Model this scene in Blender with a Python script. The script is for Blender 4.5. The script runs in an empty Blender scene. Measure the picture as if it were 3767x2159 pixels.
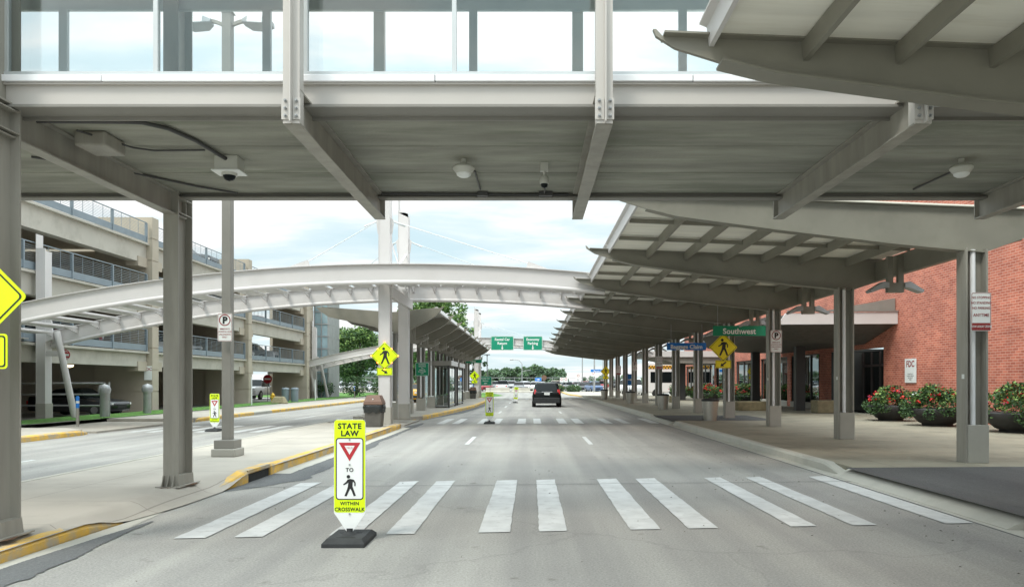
import bpy, bmesh, math, random
from math import sin, cos, pi, radians
from mathutils import Vector, Matrix
random.seed(7)
SC = bpy.context.scene
COL = SC.collection
# ------------------------------------------------------------------ camera
cam_d = bpy.data.cameras.new('camera'); cam = bpy.data.objects.new('camera', cam_d); COL.objects.link(cam)
cam.location = (0, 0, 1.54); cam.rotation_euler = (radians(90), 0, 0)
cam_d.sensor_width = 36; cam_d.lens = 27.0; cam_d.shift_x = -0.0189; cam_d.shift_y = 0.0866
cam_d.clip_start = 0.05; cam_d.clip_end = 3000
SC.camera = cam
# ------------------------------------------------------------------ light
SUN_EL, SUN_AZ = radians(52), radians(215)
wd = bpy.data.worlds.new('World'); SC.world = wd; wd.use_nodes = True
nt = wd.node_tree; nt.nodes.clear(); N = nt.nodes.new; L = nt.links.new
out = N('ShaderNodeOutputWorld'); bg = N('ShaderNodeBackground'); bg.inputs['Strength'].default_value = 0.1
sky = N('ShaderNodeTexSky'); sky.sky_type = 'NISHITA'; sky.sun_disc = False
sky.sun_elevation = SUN_EL; sky.sun_rotation = SUN_AZ; sky.air_density = 1.0; sky.dust_density = 1.5
tc = N('ShaderNodeTexCoord'); sp = N('ShaderNodeSeparateXYZ'); L(tc.outputs['Generated'], sp.inputs[0])
def M(op, a, b=None, clamp=False):
    n = N('ShaderNodeMath'); n.operation = op; n.use_clamp = clamp
    for i, v in enumerate((a, b)):
        if v is None: continue
        if isinstance(v, (int, float)): n.inputs[i].default_value = v
        else: L(v, n.inputs[i])
    return n.outputs[0]
zc = M('MAXIMUM', sp.outputs[2], 0.0)
zz = M('ADD', zc, 0.16)
cv = N('ShaderNodeCombineXYZ'); L(M('DIVIDE', sp.outputs[0], zz), cv.inputs[0]); L(M('DIVIDE', sp.outputs[1], zz), cv.inputs[1])
n1 = N('ShaderNodeTexNoise'); n1.inputs['Scale'].default_value = 1.5; n1.inputs['Detail'].default_value = 9; n1.inputs['Roughness'].default_value = .55
n1.inputs['Distortion'].default_value = .25
mp = N('ShaderNodeMapping'); mp.inputs['Scale'].default_value = (.75, 1.35, 1); mp.inputs['Location'].default_value = (3.1, 1.7, 0)
L(cv.outputs[0], mp.inputs[0]); L(mp.outputs[0], n1.inputs['Vector'])
r1 = N('ShaderNodeValToRGB'); r1.color_ramp.elements[0].position = .36; r1.color_ramp.elements[1].position = .58
L(n1.outputs['Fac'], r1.inputs[0])
ramp = N('ShaderNodeValToRGB')            # colour of the cloud layer: grey-blue bellies to bright tops
e = ramp.color_ramp.elements
e[0].position = .0; e[0].color = (.68, .87, .93, 1); e[1].position = 1; e[1].color = (1.12, 1.12, 1.10, 1)
k = ramp.color_ramp.elements.new(.5); k.color = (.82, .96, 1.0, 1)
L(r1.outputs[0], ramp.inputs[0])
gain = M('ADD', M('MULTIPLY', M('POWER', zc, 3.0), 34.0), 8.5)      # overcast sky is brighter overhead
vm = N('ShaderNodeVectorMath'); vm.operation = 'SCALE'; L(ramp.outputs[0], vm.inputs[0]); L(gain, vm.inputs['Scale'])
mx = N('ShaderNodeMix'); mx.data_type = 'RGBA'; mx.inputs['Factor'].default_value = .88
L(sky.outputs[0], mx.inputs[6]); L(vm.outputs[0], mx.inputs[7])
L(mx.outputs[2], bg.inputs['Color']); L(bg.outputs[0], out.inputs[0])
sd = bpy.data.lights.new('sun', 'SUN'); sd.energy = 1.5; sd.angle = radians(14); sd.color = (1, .94, .84)
sun = bpy.data.objects.new('sun', sd); COL.objects.link(sun)
sv = Vector((sin(SUN_AZ)*cos(SUN_EL), cos(SUN_AZ)*cos(SUN_EL), sin(SUN_EL)))
sun.rotation_euler = sv.to_track_quat('Z', 'Y').to_euler(); sun.location = (0, -20, 40)
vs = SC.view_settings; vs.view_transform = 'Standard'; vs.look = 'None'; vs.gamma = 1; vs.exposure = 0.32
try: vs.use_curve_mapping = False
except Exception: pass
SC.cycles.max_bounces = 8; SC.cycles.diffuse_bounces = 4; SC.cycles.transparent_max_bounces = 16

# ------------------------------------------------------------------ materials
def mat(name, col, rough=.6, metal=0., var=0., vscale=3., bump=0., bscale=40., spec=None, stretch=None, dark=None, dscale=.6, damt=.0, emit=None, coat=0, dpos=.5):
    """procedural paint / concrete / asphalt with broad tonal variation, stains and fine bump"""
    m = bpy.data.materials.new(name); m.use_nodes = True; t = m.node_tree; b = t.nodes['Principled BSDF']
    nn = t.nodes.new; ln = t.links.new
    b.inputs['Roughness'].default_value = rough; b.inputs['Metallic'].default_value = metal
    if spec is not None: b.inputs['Specular IOR Level'].default_value = spec
    if coat: b.inputs['Coat Weight'].default_value = coat; b.inputs['Coat Roughness'].default_value = .08
    b.inputs['Base Color'].default_value = (*col, 1)
    g = nn('ShaderNodeNewGeometry'); src = g.outputs['Position']
    if stretch:
        mpn = nn('ShaderNodeMapping'); mpn.inputs['Scale'].default_value = stretch; ln(src, mpn.inputs[0]); src = mpn.outputs[0]
    cur = None
    if var:
        nz = nn('ShaderNodeTexNoise'); nz.inputs['Scale'].default_value = vscale; nz.inputs['Detail'].default_value = 6; ln(src, nz.inputs['Vector'])
        cr = nn('ShaderNodeValToRGB'); cr.color_ramp.elements[0].position = .3; cr.color_ramp.elements[1].position = .7
        cr.color_ramp.elements[0].color = (*[c*(1-var) for c in col], 1); cr.color_ramp.elements[1].color = (*[min(1, c*(1+var)) for c in col], 1)
        ln(nz.outputs['Fac'], cr.inputs[0]); cur = cr.outputs[0]
    if damt:
        nz = nn('ShaderNodeTexNoise'); nz.inputs['Scale'].default_value = dscale; nz.inputs['Detail'].default_value = 8; nz.inputs['Roughness'].default_value = .65; ln(src, nz.inputs['Vector'])
        cr = nn('ShaderNodeValToRGB'); cr.color_ramp.elements[0].position = dpos; cr.color_ramp.elements[1].position = dpos + .18
        cr.color_ramp.elements[0].color = (0, 0, 0, 1); cr.color_ramp.elements[1].color = (damt, damt, damt, 1); ln(nz.outputs['Fac'], cr.inputs[0])
        mm = nn('ShaderNodeMix'); mm.data_type = 'RGBA'; ln(cr.outputs[0], mm.inputs[0])
        if cur: ln(cur, mm.inputs[6])
        else: mm.inputs[6].default_value = (*col, 1)
        mm.inputs[7].default_value = (*(dark or [c*.5 for c in col]), 1); cur = mm.outputs[2]
    if cur: ln(cur, b.inputs['Base Color'])
    if bump:
        nz = nn('ShaderNodeTexNoise'); nz.inputs['Scale'].default_value = bscale; nz.inputs['Detail'].default_value = 4; ln(g.outputs['Position'], nz.inputs['Vector'])
        bp = nn('ShaderNodeBump'); bp.inputs['Strength'].default_value = bump; bp.inputs['Distance'].default_value = .02
        ln(nz.outputs['Fac'], bp.inputs['Height']); ln(bp.outputs[0], b.inputs['Normal'])
    if emit:
        b.inputs['Emission Color'].default_value = (*emit[:3], 1); b.inputs['Emission Strength'].default_value = emit[3]
    return m

def asphalt(name, col, crack=.35):
    m = mat(name, col, .9, var=.10, vscale=.35, bump=.5, bscale=160, damt=.35, dscale=.5, dark=[c*.78 for c in col])
    t = m.node_tree; nn = t.nodes.new; ln = t.links.new; b = t.nodes['Principled BSDF']
    src = b.inputs['Base Color'].links[0].from_socket
    g = nn('ShaderNodeNewGeometry')
    # speckled aggregate
    n2 = nn('ShaderNodeTexNoise'); n2.inputs['Scale'].default_value = 48; n2.inputs['Detail'].default_value = 5; n2.inputs['Roughness'].default_value = .8; ln(g.outputs['Position'], n2.inputs['Vector'])
    c2 = nn('ShaderNodeValToRGB'); c2.color_ramp.elements[0].position = .3; c2.color_ramp.elements[0].color = (.60, .60, .60, 1); c2.color_ramp.elements[1].position = .72; c2.color_ramp.elements[1].color = (1.34, 1.34, 1.31, 1)
    ln(n2.outputs['Fac'], c2.inputs[0])
    m1 = nn('ShaderNodeMix'); m1.data_type = 'RGBA'; m1.blend_type = 'MULTIPLY'; m1.inputs[0].default_value = 1; ln(src, m1.inputs[6]); ln(c2.outputs[0], m1.inputs[7])
    # wheel wear, long streaks down the lanes
    mpn = nn('ShaderNodeMapping'); mpn.inputs['Scale'].default_value = (1.5, .05, 1); ln(g.outputs['Position'], mpn.inputs[0])
    n3 = nn('ShaderNodeTexNoise'); n3.inputs['Scale'].default_value = 1.0; n3.inputs['Detail'].default_value = 5; ln(mpn.outputs[0], n3.inputs['Vector'])
    c3 = nn('ShaderNodeValToRGB'); c3.color_ramp.elements[0].position = .35; c3.color_ramp.elements[0].color = (.78, .78, .79, 1); c3.color_ramp.elements[1].position = .65; c3.color_ramp.elements[1].color = (1.10, 1.10, 1.08, 1)
    ln(n3.outputs['Fac'], c3.inputs[0])
    m2 = nn('ShaderNodeMix'); m2.data_type = 'RGBA'; m2.blend_type = 'MULTIPLY'; m2.inputs[0].default_value = 1; ln(m1.outputs[2], m2.inputs[6]); ln(c3.outputs[0], m2.inputs[7])
    # cracks: distorted voronoi edges
    nd = nn('ShaderNodeTexNoise'); nd.inputs['Scale'].default_value = 1.2; nd.inputs['Detail'].default_value = 6; ln(g.outputs['Position'], nd.inputs['Vector'])
    va = nn('ShaderNodeVectorMath'); va.operation = 'MULTIPLY_ADD'; ln(nd.outputs['Color'], va.inputs[0]); va.inputs[1].default_value = (1.6, 1.6, 0); ln(g.outputs['Position'], va.inputs[2])
    vo = nn('ShaderNodeTexVoronoi'); vo.feature = 'DISTANCE_TO_EDGE'; vo.inputs['Scale'].default_value = .09; ln(va.outputs[0], vo.inputs['Vector'])
    c4 = nn('ShaderNodeValToRGB'); c4.color_ramp.elements[0].position = .0; c4.color_ramp.elements[0].color = (1-crack,)*3+(1,); c4.color_ramp.elements[1].position = .0035; c4.color_ramp.elements[1].color = (1, 1, 1, 1)
    ln(vo.outputs['Distance'], c4.inputs[0])
    m3 = nn('ShaderNodeMix'); m3.data_type = 'RGBA'; m3.blend_type = 'MULTIPLY'; m3.inputs[0].default_value = 1; ln(m2.outputs[2], m3.inputs[6]); ln(c4.outputs[0], m3.inputs[7])
    n5 = nn('ShaderNodeTexNoise'); n5.inputs['Scale'].default_value = 2.6; n5.inputs['Detail'].default_value = 3; n5.inputs['Roughness'].default_value = .6; ln(g.outputs['Position'], n5.inputs['Vector'])
    c5 = nn('ShaderNodeValToRGB'); c5.color_ramp.elements[0].position = .66; c5.color_ramp.elements[0].color = (1, 1, 1, 1); c5.color_ramp.elements[1].position = .74; c5.color_ramp.elements[1].color = (.66, .65, .63, 1)
    ln(n5.outputs['Fac'], c5.inputs[0])
    m5 = nn('ShaderNodeMix'); m5.data_type = 'RGBA'; m5.blend_type = 'MULTIPLY'; m5.inputs[0].default_value = 1; ln(m3.outputs[2], m5.inputs[6]); ln(c5.outputs[0], m5.inputs[7])
    ln(m5.outputs[2], b.inputs['Base Color'])
    return m

def slabs(name, col, pitch=1.5, axes=(1, 1), st=.4):
    """cast concrete paving with saw-cut joints"""
    m = mat(name, col, .88, var=.09, vscale=.8, bump=.25, bscale=90, damt=st, dscale=.9, dark=[c*.62 for c in col])
    t = m.node_tree; nn = t.nodes.new; ln = t.links.new; b = t.nodes['Principled BSDF']
    src = b.inputs['Base Color'].links[0].from_socket; g = nn('ShaderNodeNewGeometry'); s = nn('ShaderNodeSeparateXYZ'); ln(g.outputs['Position'], s.inputs[0])
    outs = []
    for i in range(2):
        a = nn('ShaderNodeMath'); a.operation = 'PINGPONG'; ln(s.outputs[i], a.inputs[0]); a.inputs[1].default_value = pitch/2*axes[i]
        c = nn('ShaderNodeMath'); c.operation = 'LESS_THAN'; ln(a.outputs[0], c.inputs[0]); c.inputs[1].default_value = .008; outs.append(c)
    mxx = nn('ShaderNodeMath'); mxx.operation = 'MAXIMUM'; ln(outs[0].outputs[0], mxx.inputs[0]); ln(outs[1].outputs[0], mxx.inputs[1])
    mu = nn('ShaderNodeMath'); mu.operation = 'MULTIPLY'; ln(mxx.outputs[0], mu.inputs[0]); mu.inputs[1].default_value = .5
    mm = nn('ShaderNodeMix'); mm.data_type = 'RGBA'; ln(mu.outputs[0], mm.inputs[0]); ln(src, mm.inputs[6]); mm.inputs[7].default_value = (*[c*.3 for c in col], 1)
    ln(mm.outputs[2], b.inputs['Base Color'])
    return m

def brickmat(name, plane='yz'):
    m = bpy.data.materials.new(name); m.use_nodes = True; t = m.node_tree; b = t.nodes['Principled BSDF']; nn = t.nodes.new; ln = t.links.new
    b.inputs['Roughness'].default_value = .85
    g = nn('ShaderNodeNewGeometry'); s = nn('ShaderNodeSeparateXYZ'); ln(g.outputs['Position'], s.inputs[0]); c = nn('ShaderNodeCombineXYZ')
    ln(s.outputs[1 if plane == 'yz' else 0], c.inputs[0]); ln(s.outputs[2], c.inputs[1])
    br = nn('ShaderNodeTexBrick'); ln(c.outputs[0], br.inputs['Vector']); br.inputs['Scale'].default_value = 1
    br.inputs['Brick Width'].default_value = .26; br.inputs['Row Height'].default_value = .087; br.inputs['Mortar Size'].default_value = .008; br.inputs['Mortar Smooth'].default_value = .2; br.inputs['Bias'].default_value = .1
    br.inputs['Color1'].default_value = (.62, .20, .125, 1); br.inputs['Color2'].default_value = (.43, .115, .07, 1); br.inputs['Mortar'].default_value = (.66, .42, .34, 1)
    nz = nn('ShaderNodeTexNoise'); nz.inputs['Scale'].default_value = .7; nz.inputs['Detail'].default_value = 5; ln(g.outputs['Position'], nz.inputs['Vector'])
    cr = nn('ShaderNodeValToRGB'); cr.color_ramp.elements[0].color = (.70, .70, .72, 1); cr.color_ramp.elements[1].color = (1.15, 1.14, 1.12, 1); cr.color_ramp.elements[0].position = .3; cr.color_ramp.elements[1].position = .7
    ln(nz.outputs['Fac'], cr.inputs[0]); mm = nn('ShaderNodeMix'); mm.data_type = 'RGBA'; mm.blend_type = 'MULTIPLY'; mm.inputs[0].default_value = 1
    ln(br.outputs['Color'], mm.inputs[6]); ln(cr.outputs[0], mm.inputs[7]); ln(mm.outputs[2], b.inputs['Base Color'])
    bp = nn('ShaderNodeBump'); bp.inputs['Strength'].default_value = .5; bp.inputs['Distance'].default_value = .01; bp.invert = True; ln(br.outputs['Fac'], bp.inputs['Height']); ln(bp.outputs[0], b.inputs['Normal'])
    return m

def glass(name, tint, trans=.8, rough=.02):
    m = bpy.data.materials.new(name); m.use_nodes = True; t = m.node_tree; t.nodes.clear(); nn = t.nodes.new; ln = t.links.new
    o = nn('ShaderNodeOutputMaterial'); tr = nn('ShaderNodeBsdfTransparent'); tr.inputs[0].default_value = (*tint, 1)
    gl = nn('ShaderNodeBsdfGlossy'); gl.inputs['Roughness'].default_value = rough; gl.inputs['Color'].default_value = (.9, .96, .95, 1)
    fr = nn('ShaderNodeFresnel'); fr.inputs[0].default_value = 1.45
    ad = nn('ShaderNodeMath'); ad.operation = 'MULTIPLY_ADD'; ad.use_clamp = True; ln(fr.outputs[0], ad.inputs[0]); ad.inputs[1].default_value = 1.0; ad.inputs[2].default_value = 1-trans
    mi = nn('ShaderNodeMixShader'); ln(ad.outputs[0], mi.inputs[0]); ln(tr.outputs[0], mi.inputs[1]); ln(gl.outputs[0], mi.inputs[2]); ln(mi.outputs[0], o.inputs[0])
    return m

X = {}
X['girder'] = mat('sky_lit_steel_paint', (.52, .495, .46), .45, var=.04, vscale=1.2, damt=.2, dscale=1.0, dark=(.46, .44, .40))  # copy of the steel paint, lightened as if front faces catch the sky
X['steel'] = mat('warm_grey_steel_paint', (.315, .30, .26), .5, var=.13, vscale=1.5, stretch=(4, 4, .6), damt=.7, dscale=1.1, dark=(.25, .235, .20), bump=.05, bscale=30)
X['steeld'] = mat('dull_grey_and_shaded_steel_paint', (.24, .23, .205), .55, var=.07, vscale=1.5, damt=.3, dscale=1.3, dark=(.17, .16, .14))
X['canopy'] = mat('canopy_beam_paint', (.235, .225, .185), .5, var=.10, vscale=1.2, damt=.4, dscale=.9, dark=(.145, .145, .11))
X['white'] = mat('off_white_steel_paint', (.60, .58, .565), .4, var=.03, vscale=.8, damt=.2, dscale=1.0, dark=(.47, .45, .42))
X['flash'] = mat('white_metal_flashing', (.86, .86, .87), .3, var=.03, vscale=2)
X['mull'] = mat('mullion_aluminium', (.55, .58, .58), .35, metal=.3, var=.03)
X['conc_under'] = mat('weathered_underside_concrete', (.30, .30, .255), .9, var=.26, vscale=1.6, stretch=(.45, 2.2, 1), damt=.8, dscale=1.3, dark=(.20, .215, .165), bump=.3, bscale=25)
X['conc'] = mat('garage_concrete', (.42, .375, .30), .9, var=.06, vscale=.8, bump=.2, bscale=30, damt=.3, dscale=.7, dark=(.33, .29, .23))
X['conc_lt'] = mat('garage_slab_concrete', (.45, .43, .375), .9, var=.08, vscale=.7, bump=.2, bscale=30, damt=.45, dscale=1.0, dark=(.29, .27, .225))
X['plinth'] = mat('plinth_concrete', (.40, .385, .34), .9, var=.06, vscale=3, bump=.2, bscale=60)
X['deck'] = mat('roof_deck_soffit', (.88, .86, .77), .7, var=.08, vscale=1.2, stretch=(.4, 3.5, 1), damt=.3, dscale=2, dark=(.62, .57, .45))
X['road'] = asphalt('worn_grey_road', (.33, .322, .306), .13)
X['roadd'] = asphalt('dark_patch_asphalt', (.135, .14, .145), .3)
X['mulch'] = asphalt('dark_path_asphalt', (.085, .087, .088), .2)
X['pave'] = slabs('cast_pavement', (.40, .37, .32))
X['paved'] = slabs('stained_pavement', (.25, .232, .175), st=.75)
X['yellow'] = mat('worn_yellow_kerb_paint', (.70, .43, .08), .85, var=.16, vscale=2.5, damt=1.0, dscale=3.4, dpos=.44, dark=(.42, .365, .28), bump=.2, bscale=50)
X['kerb'] = mat('kerb_concrete', (.43, .42, .37), .9, var=.1, vscale=2, damt=.4, dscale=2, dark=(.28, .27, .23), bump=.2, bscale=50)
X['rust'] = mat('rust_stain', (.16, .085, .045), .95, var=.3, vscale=8)
X['line'] = mat('worn_white_road_paint', (.52, .53, .52), .85, var=.12, vscale=3, damt=.9, dscale=7, dark=(.37, .37, .36), dpos=.54, bump=.2, bscale=120)
X['grass'] = mat('grass', (.085, .21, .035), .95, var=.4, vscale=6, bump=1, bscale=60, damt=.4, dscale=1, dark=(.16, .2, .06))
X['leafa'] = mat('leaf_mid', (.085, .17, .045), .7, var=.35, vscale=.9)
X['leafb'] = mat('leaf_light', (.19, .30, .07), .7, var=.3, vscale=.9)
X['leafd'] = mat('leaf_dark', (.035, .08, .028), .8, var=.3, vscale=.9)
X['leaff'] = mat('leaf_far_hazed', (.13, .20, .125), .85, var=.3, vscale=.3)  # leaf green paled, distance haze put into the colour
X['bark'] = mat('bark', (.10, .08, .06), .9, var=.3, vscale=5)
X['fred'] = mat('red_petals', (.62, .035, .03), .6, var=.3, vscale=9)
X['fpink'] = mat('pink_petals', (.62, .09, .25), .6, var=.3, vscale=9)
X['bowl'] = mat('dark_bowl', (.035, .035, .035), .6, var=.2, vscale=5)
X['black'] = mat('black_rubber', (.025, .027, .028), .7, var=.25, vscale=9, bump=.2, bscale=50)
X['dark'] = mat('dark_metal', (.06, .06, .06), .5)
X['grey'] = mat('galvanised_grey', (.36, .37, .37), .45, metal=.4, var=.1)
X['rail'] = mat('blue_grey_rail_paint', (.20, .245, .275), .5, var=.08, vscale=2)
X['lime'] = mat('fluorescent_sheeting', (.70, .92, .0), .4, var=.02)
X['yel'] = mat('yellow_sheeting', (.95, .80, .01), .4, var=.02)
X['ink'] = mat('black_sign_ink', (.012, .012, .012), .5)
X['green'] = mat('green_sign', (.0, .27, .15), .45, var=.03)
X['greend'] = mat('deep_green_sign', (.0, .25, .12), .45, var=.03)
X['blue'] = mat('blue_sign', (.01, .19, .62), .45, var=.03)
X['wht'] = mat('white_sign_sheeting', (.80, .82, .80), .4, var=.02)
X['red'] = mat('red_sign_ink', (.45, .02, .03), .45)
X['dred'] = mat('dark_red_sign_ink', (.28, .02, .02), .5)
X['brown'] = mat('brown_plastic_lid', (.17, .095, .065), .55, var=.12, vscale=5)
X['can'] = mat('grey_brown_plastic', (.10, .095, .085), .6, var=.2, vscale=4)
X['bag'] = mat('black_plastic_bag', (.02, .024, .024), .22, bump=.6, bscale=25)
X['stain'] = mat('brushed_stainless', (.50, .49, .45), .38, metal=.85, var=.12, vscale=12, stretch=(1, 1, 8))
X['blk_paint'] = mat('black_car_paint', (.005, .007, .007), .4, spec=.2, coat=.08)
X['cwin'] = mat('dark_car_glass', (.008, .011, .012), .12, spec=.15)
X['tyre'] = mat('tyre', (.02, .02, .02), .85)
X['rim'] = mat('rim', (.4, .4, .4), .35, metal=.8)
X['chrome'] = mat('chrome', (.7, .7, .7), .12, metal=1)
X['tail'] = mat('tail_lamp', (.55, .02, .02), .2, coat=.5)
X['lampon'] = mat('lit_amber_lamp', (1, .35, .08), .4, emit=(1, .22, .03, 6))
X['lampwarm'] = mat('lit_ceiling_lamp', (1, .8, .5), .4, emit=(1, .75, .4, 3))
X['taxi'] = mat('taxi_yellow_paint', (.80, .42, .03), .3, coat=.5)
X['head'] = mat('headlight_glass', (.7, .72, .72), .15, coat=.5)
X['domew'] = mat('milky_plastic', (.55, .55, .50), .4, var=.05)
X['gl_bridge'] = glass('tinted_bridge_glass', (.98, .995, .995), .975)
X['gl_shelter'] = glass('shelter_glass', (.80, .88, .87), .72)
X['gl_dark'] = glass('dark_window_glass', (.12, .17, .15), .86)
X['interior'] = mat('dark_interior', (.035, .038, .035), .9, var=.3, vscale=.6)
X['brick'] = brickmat('red_brick_wall', 'yz'); X['brickx'] = brickmat('red_brick_return', 'xz')
X['bench'] = mat('exposed_aggregate', (.30, .26, .16), .9, var=.2, vscale=6, bump=.3, bscale=60)
X['towerglass'] = mat('stair_tower_glass', (.30, .42, .46), .1, spec=.9, var=.25, vscale=.5)
X['orange'] = mat('orange_plastic', (.85, .16, .03), .5)
X['hyd'] = mat('hydrant_yellow', (.75, .47, .05), .5)
X['truckwhite'] = mat('white_vehicle_paint', (.78, .78, .78), .3, coat=.4)
for nm, c in dict(cw=(.72, .73, .74), cs=(.42, .44, .46), cb=(.02, .022, .025), cr=(.32, .03, .04), cbl=(.07, .13, .26), cg=(.22, .23, .24), ct=(.42, .36, .26)).items():
    X[nm] = mat('car_paint_' + nm, c, .3, coat=.4)

# ------------------------------------------------------------------ mesh builder
class MB:
    def __init__(s): s.v = []; s.f = []; s.m = []; s.s = []
    def add(s, vs, fs, m=0, smooth=False):
        o = len(s.v); s.v += [tuple(v) for v in vs]
        for f in fs: s.f.append([i+o for i in f]); s.m.append(m); s.s.append(smooth)
        return s
    def box(s, x0, x1, y0, y1, z0, z1, m=0):
        return s.add([(x0, y0, z0), (x1, y0, z0), (x1, y1, z0), (x0, y1, z0), (x0, y0, z1), (x1, y0, z1), (x1, y1, z1), (x0, y1, z1)],
                     [(0, 3, 2, 1), (4, 5, 6, 7), (0, 1, 5, 4), (1, 2, 6, 5), (2, 3, 7, 6), (3, 0, 4, 7)], m)
    def frust(s, x0, x1, y0, y1, z0, X0, X1, Y0, Y1, z1, m=0):
        return s.add([(x0, y0, z0), (x1, y0, z0), (x1, y1, z0), (x0, y1, z0), (X0, Y0, z1), (X1, Y0, z1), (X1, Y1, z1), (X0, Y1, z1)],
                     [(0, 3, 2, 1), (4, 5, 6, 7), (0, 1, 5, 4), (1, 2, 6, 5), (2, 3, 7, 6), (3, 0, 4, 7)], m)
    def prism(s, pts, axis, a, b, m=0):
        """extrude a 2D outline; axis 'y': pts are (x,z); 'x': pts are (y,z); 'z': pts are (x,y)"""
        n = len(pts)
        def w(p, t): return {'y': (p[0], t, p[1]), 'x': (t, p[0], p[1]), 'z': (p[0], p[1], t)}[axis]
        vs = [w(p, a) for p in pts] + [w(p, b) for p in pts]
        return s.add(vs, [list(range(n)), list(range(2*n-1, n-1, -1))] + [[i, (i+1) % n, (i+1) % n+n, i+n] for i in range(n)], m)
    def tube(s, pts, r, n=10, m=0, smooth=True, r1=None):
        pts = [Vector(p) for p in pts]; rings = []
        for i, p in enumerate(pts):
            d = (pts[min(i+1, len(pts)-1)] - pts[max(i-1, 0)]).normalized()
            u = d.cross(Vector((0, 0, 1)) if abs(d.z) < .9 else Vector((1, 0, 0))).normalized(); w = d.cross(u)
            rr = r if r1 is None else r + (r1-r)*i/(len(pts)-1)
            rings.append([p + (u*cos(2*pi*j/n) + w*sin(2*pi*j/n))*rr for j in range(n)])
        vs = [q for g in rings for q in g]; fs = []
        for i in range(len(pts)-1):
            for j in range(n): fs.append((i*n+j, i*n+(j+1) % n, (i+1)*n+(j+1) % n, (i+1)*n+j))
        s.add(vs, fs, m, smooth); o = len(pts)-1
        s.add(rings[0], [list(range(n))[::-1]], m); s.add(rings[-1], [list(range(n))], m)
        return s
    def lathe(s, prof, cx, cy, n=24, m=0, smooth=True, cz=0):
        """prof: list of (radius, z)"""
        vs = []; fs = []
        for r, z in prof:
            for j in range(n): vs.append((cx + r*cos(2*pi*j/n), cy + r*sin(2*pi*j/n), cz+z))
        for i in range(len(prof)-1):
            for j in range(n): fs.append((i*n+j, i*n+(j+1) % n, (i+1)*n+(j+1) % n, (i+1)*n+j))
        s.add(vs, fs, m, smooth); k = len(prof)-1
        if prof[0][0] > 1e-4: s.add(vs[:n], [list(range(n))[::-1]], m)
        if prof[-1][0] > 1e-4: s.add(vs[-n:], [list(range(n))], m)
        return s
    def sweep(s, secs, m=0, smooth=False, caps=True):
        """join equal-length rings of points"""
        n = len(secs[0]); vs = [q for g in secs for q in g]; fs = []
        for i in range(len(secs)-1):
            for j in range(n): fs.append((i*n+j, i*n+(j+1) % n, (i+1)*n+(j+1) % n, (i+1)*n+j))
        s.add(vs, fs, m, smooth)
        if caps: s.add(secs[0], [list(range(n))[::-1]], m); s.add(secs[-1], [list(range(n))], m)
        return s
    def poly(s, pts, y, m=0):            # flat face in the XZ plane, looking towards -Y
        return s.add([(p[0], y, p[1]) for p in pts], [list(range(len(pts)))], m)
    def ring(s, outer, inner, y, m=0):
        n = len(outer); return s.add([(p[0], y, p[1]) for p in outer] + [(p[0], y, p[1]) for p in inner], [(i, (i+1) % n, (i+1) % n+n, i+n) for i in range(n)], m)
    def build(s, name, mats, parent=None, loc=None, rotz=0, recalc=True, bev=0):
        me = bpy.data.meshes.new(name); me.from_pydata(s.v, [], s.f)
        if not isinstance(mats, (list, tuple)): mats = [mats]
        for q in mats: me.materials.append(X[q] if isinstance(q, str) else q)
        me.polygons.foreach_set('material_index', s.m); me.polygons.foreach_set('use_smooth', s.s)
        if recalc:
            b = bmesh.new(); b.from_mesh(me); bmesh.ops.recalc_face_normals(b, faces=b.faces[:]); b.to_mesh(me); b.free()
        me.update()
        o = bpy.data.objects.new(name, me); COL.objects.link(o)
        if parent: o.parent = parent
        if loc is not None: o.location = loc
        if rotz: o.rotation_euler.z = rotz
        if bev:
            md = o.modifiers.new('bevel', 'BEVEL'); md.width = bev; md.segments = 2; md.limit_method = 'ANGLE'; md.angle_limit = radians(40)
        return o
def tag(o, label=None, cat=None, group=None, kind=None):
    if label: o['label'] = label
    if cat: o['category'] = cat
    if group: o['group'] = group
    if kind: o['kind'] = kind
    return o
def thing(name, label, cat, loc=(0, 0, 0), rotz=0, group=None):
    o = bpy.data.objects.new(name, None); COL.objects.link(o); o.location = loc; o.rotation_euler.z = rotz; o.empty_display_size = .2
    return tag(o, label, cat, group)
def struct(name, mb, mats, bev=0): return tag(mb.build(name, mats, bev=bev), kind='structure')
def dup(root, loc, label, rotz=None, group=None, mats=None, scale=None):
    r = root.copy(); COL.objects.link(r); r.location = loc; r['label'] = label
    if group: r['group'] = group
    if rotz is not None: r.rotation_euler.z = rotz
    if scale: r.scale = (scale,)*3
    for ch in list(root.children):
        c = ch.copy(); COL.objects.link(c); c.parent = r
        for g in list(ch.children):
            d = g.copy(); COL.objects.link(d); d.parent = c
    return r
_tc = {}
def text(mb, s, cx, cz, h, y, m=0, bold=0., sq=1.0, space=1.0):
    """flat lettering, capital height h, centred on (cx, cz), facing -Y"""
    key = (s, bold, space)
    if key not in _tc:
        cu = bpy.data.curves.new('t', 'FONT'); cu.body = s; cu.size = 1; cu.align_x = 'CENTER'; cu.offset = bold; cu.space_character = space; cu.resolution_u = 3
        ob = bpy.data.objects.new('t', cu); COL.objects.link(ob); dg = bpy.context.evaluated_depsgraph_get()
        me = bpy.data.meshes.new_from_object(ob.evaluated_get(dg)); _tc[key] = ([tuple(v.co) for v in me.vertices], [tuple(p.vertices) for p in me.polygons])
        bpy.data.objects.remove(ob); bpy.data.curves.remove(cu); bpy.data.meshes.remove(me)
    vs, fs = _tc[key]; k = h/.70
    mb.add([(cx + v[0]*k*sq, y, cz - h/2 + v[1]*k) for v in vs], fs, m)
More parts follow.
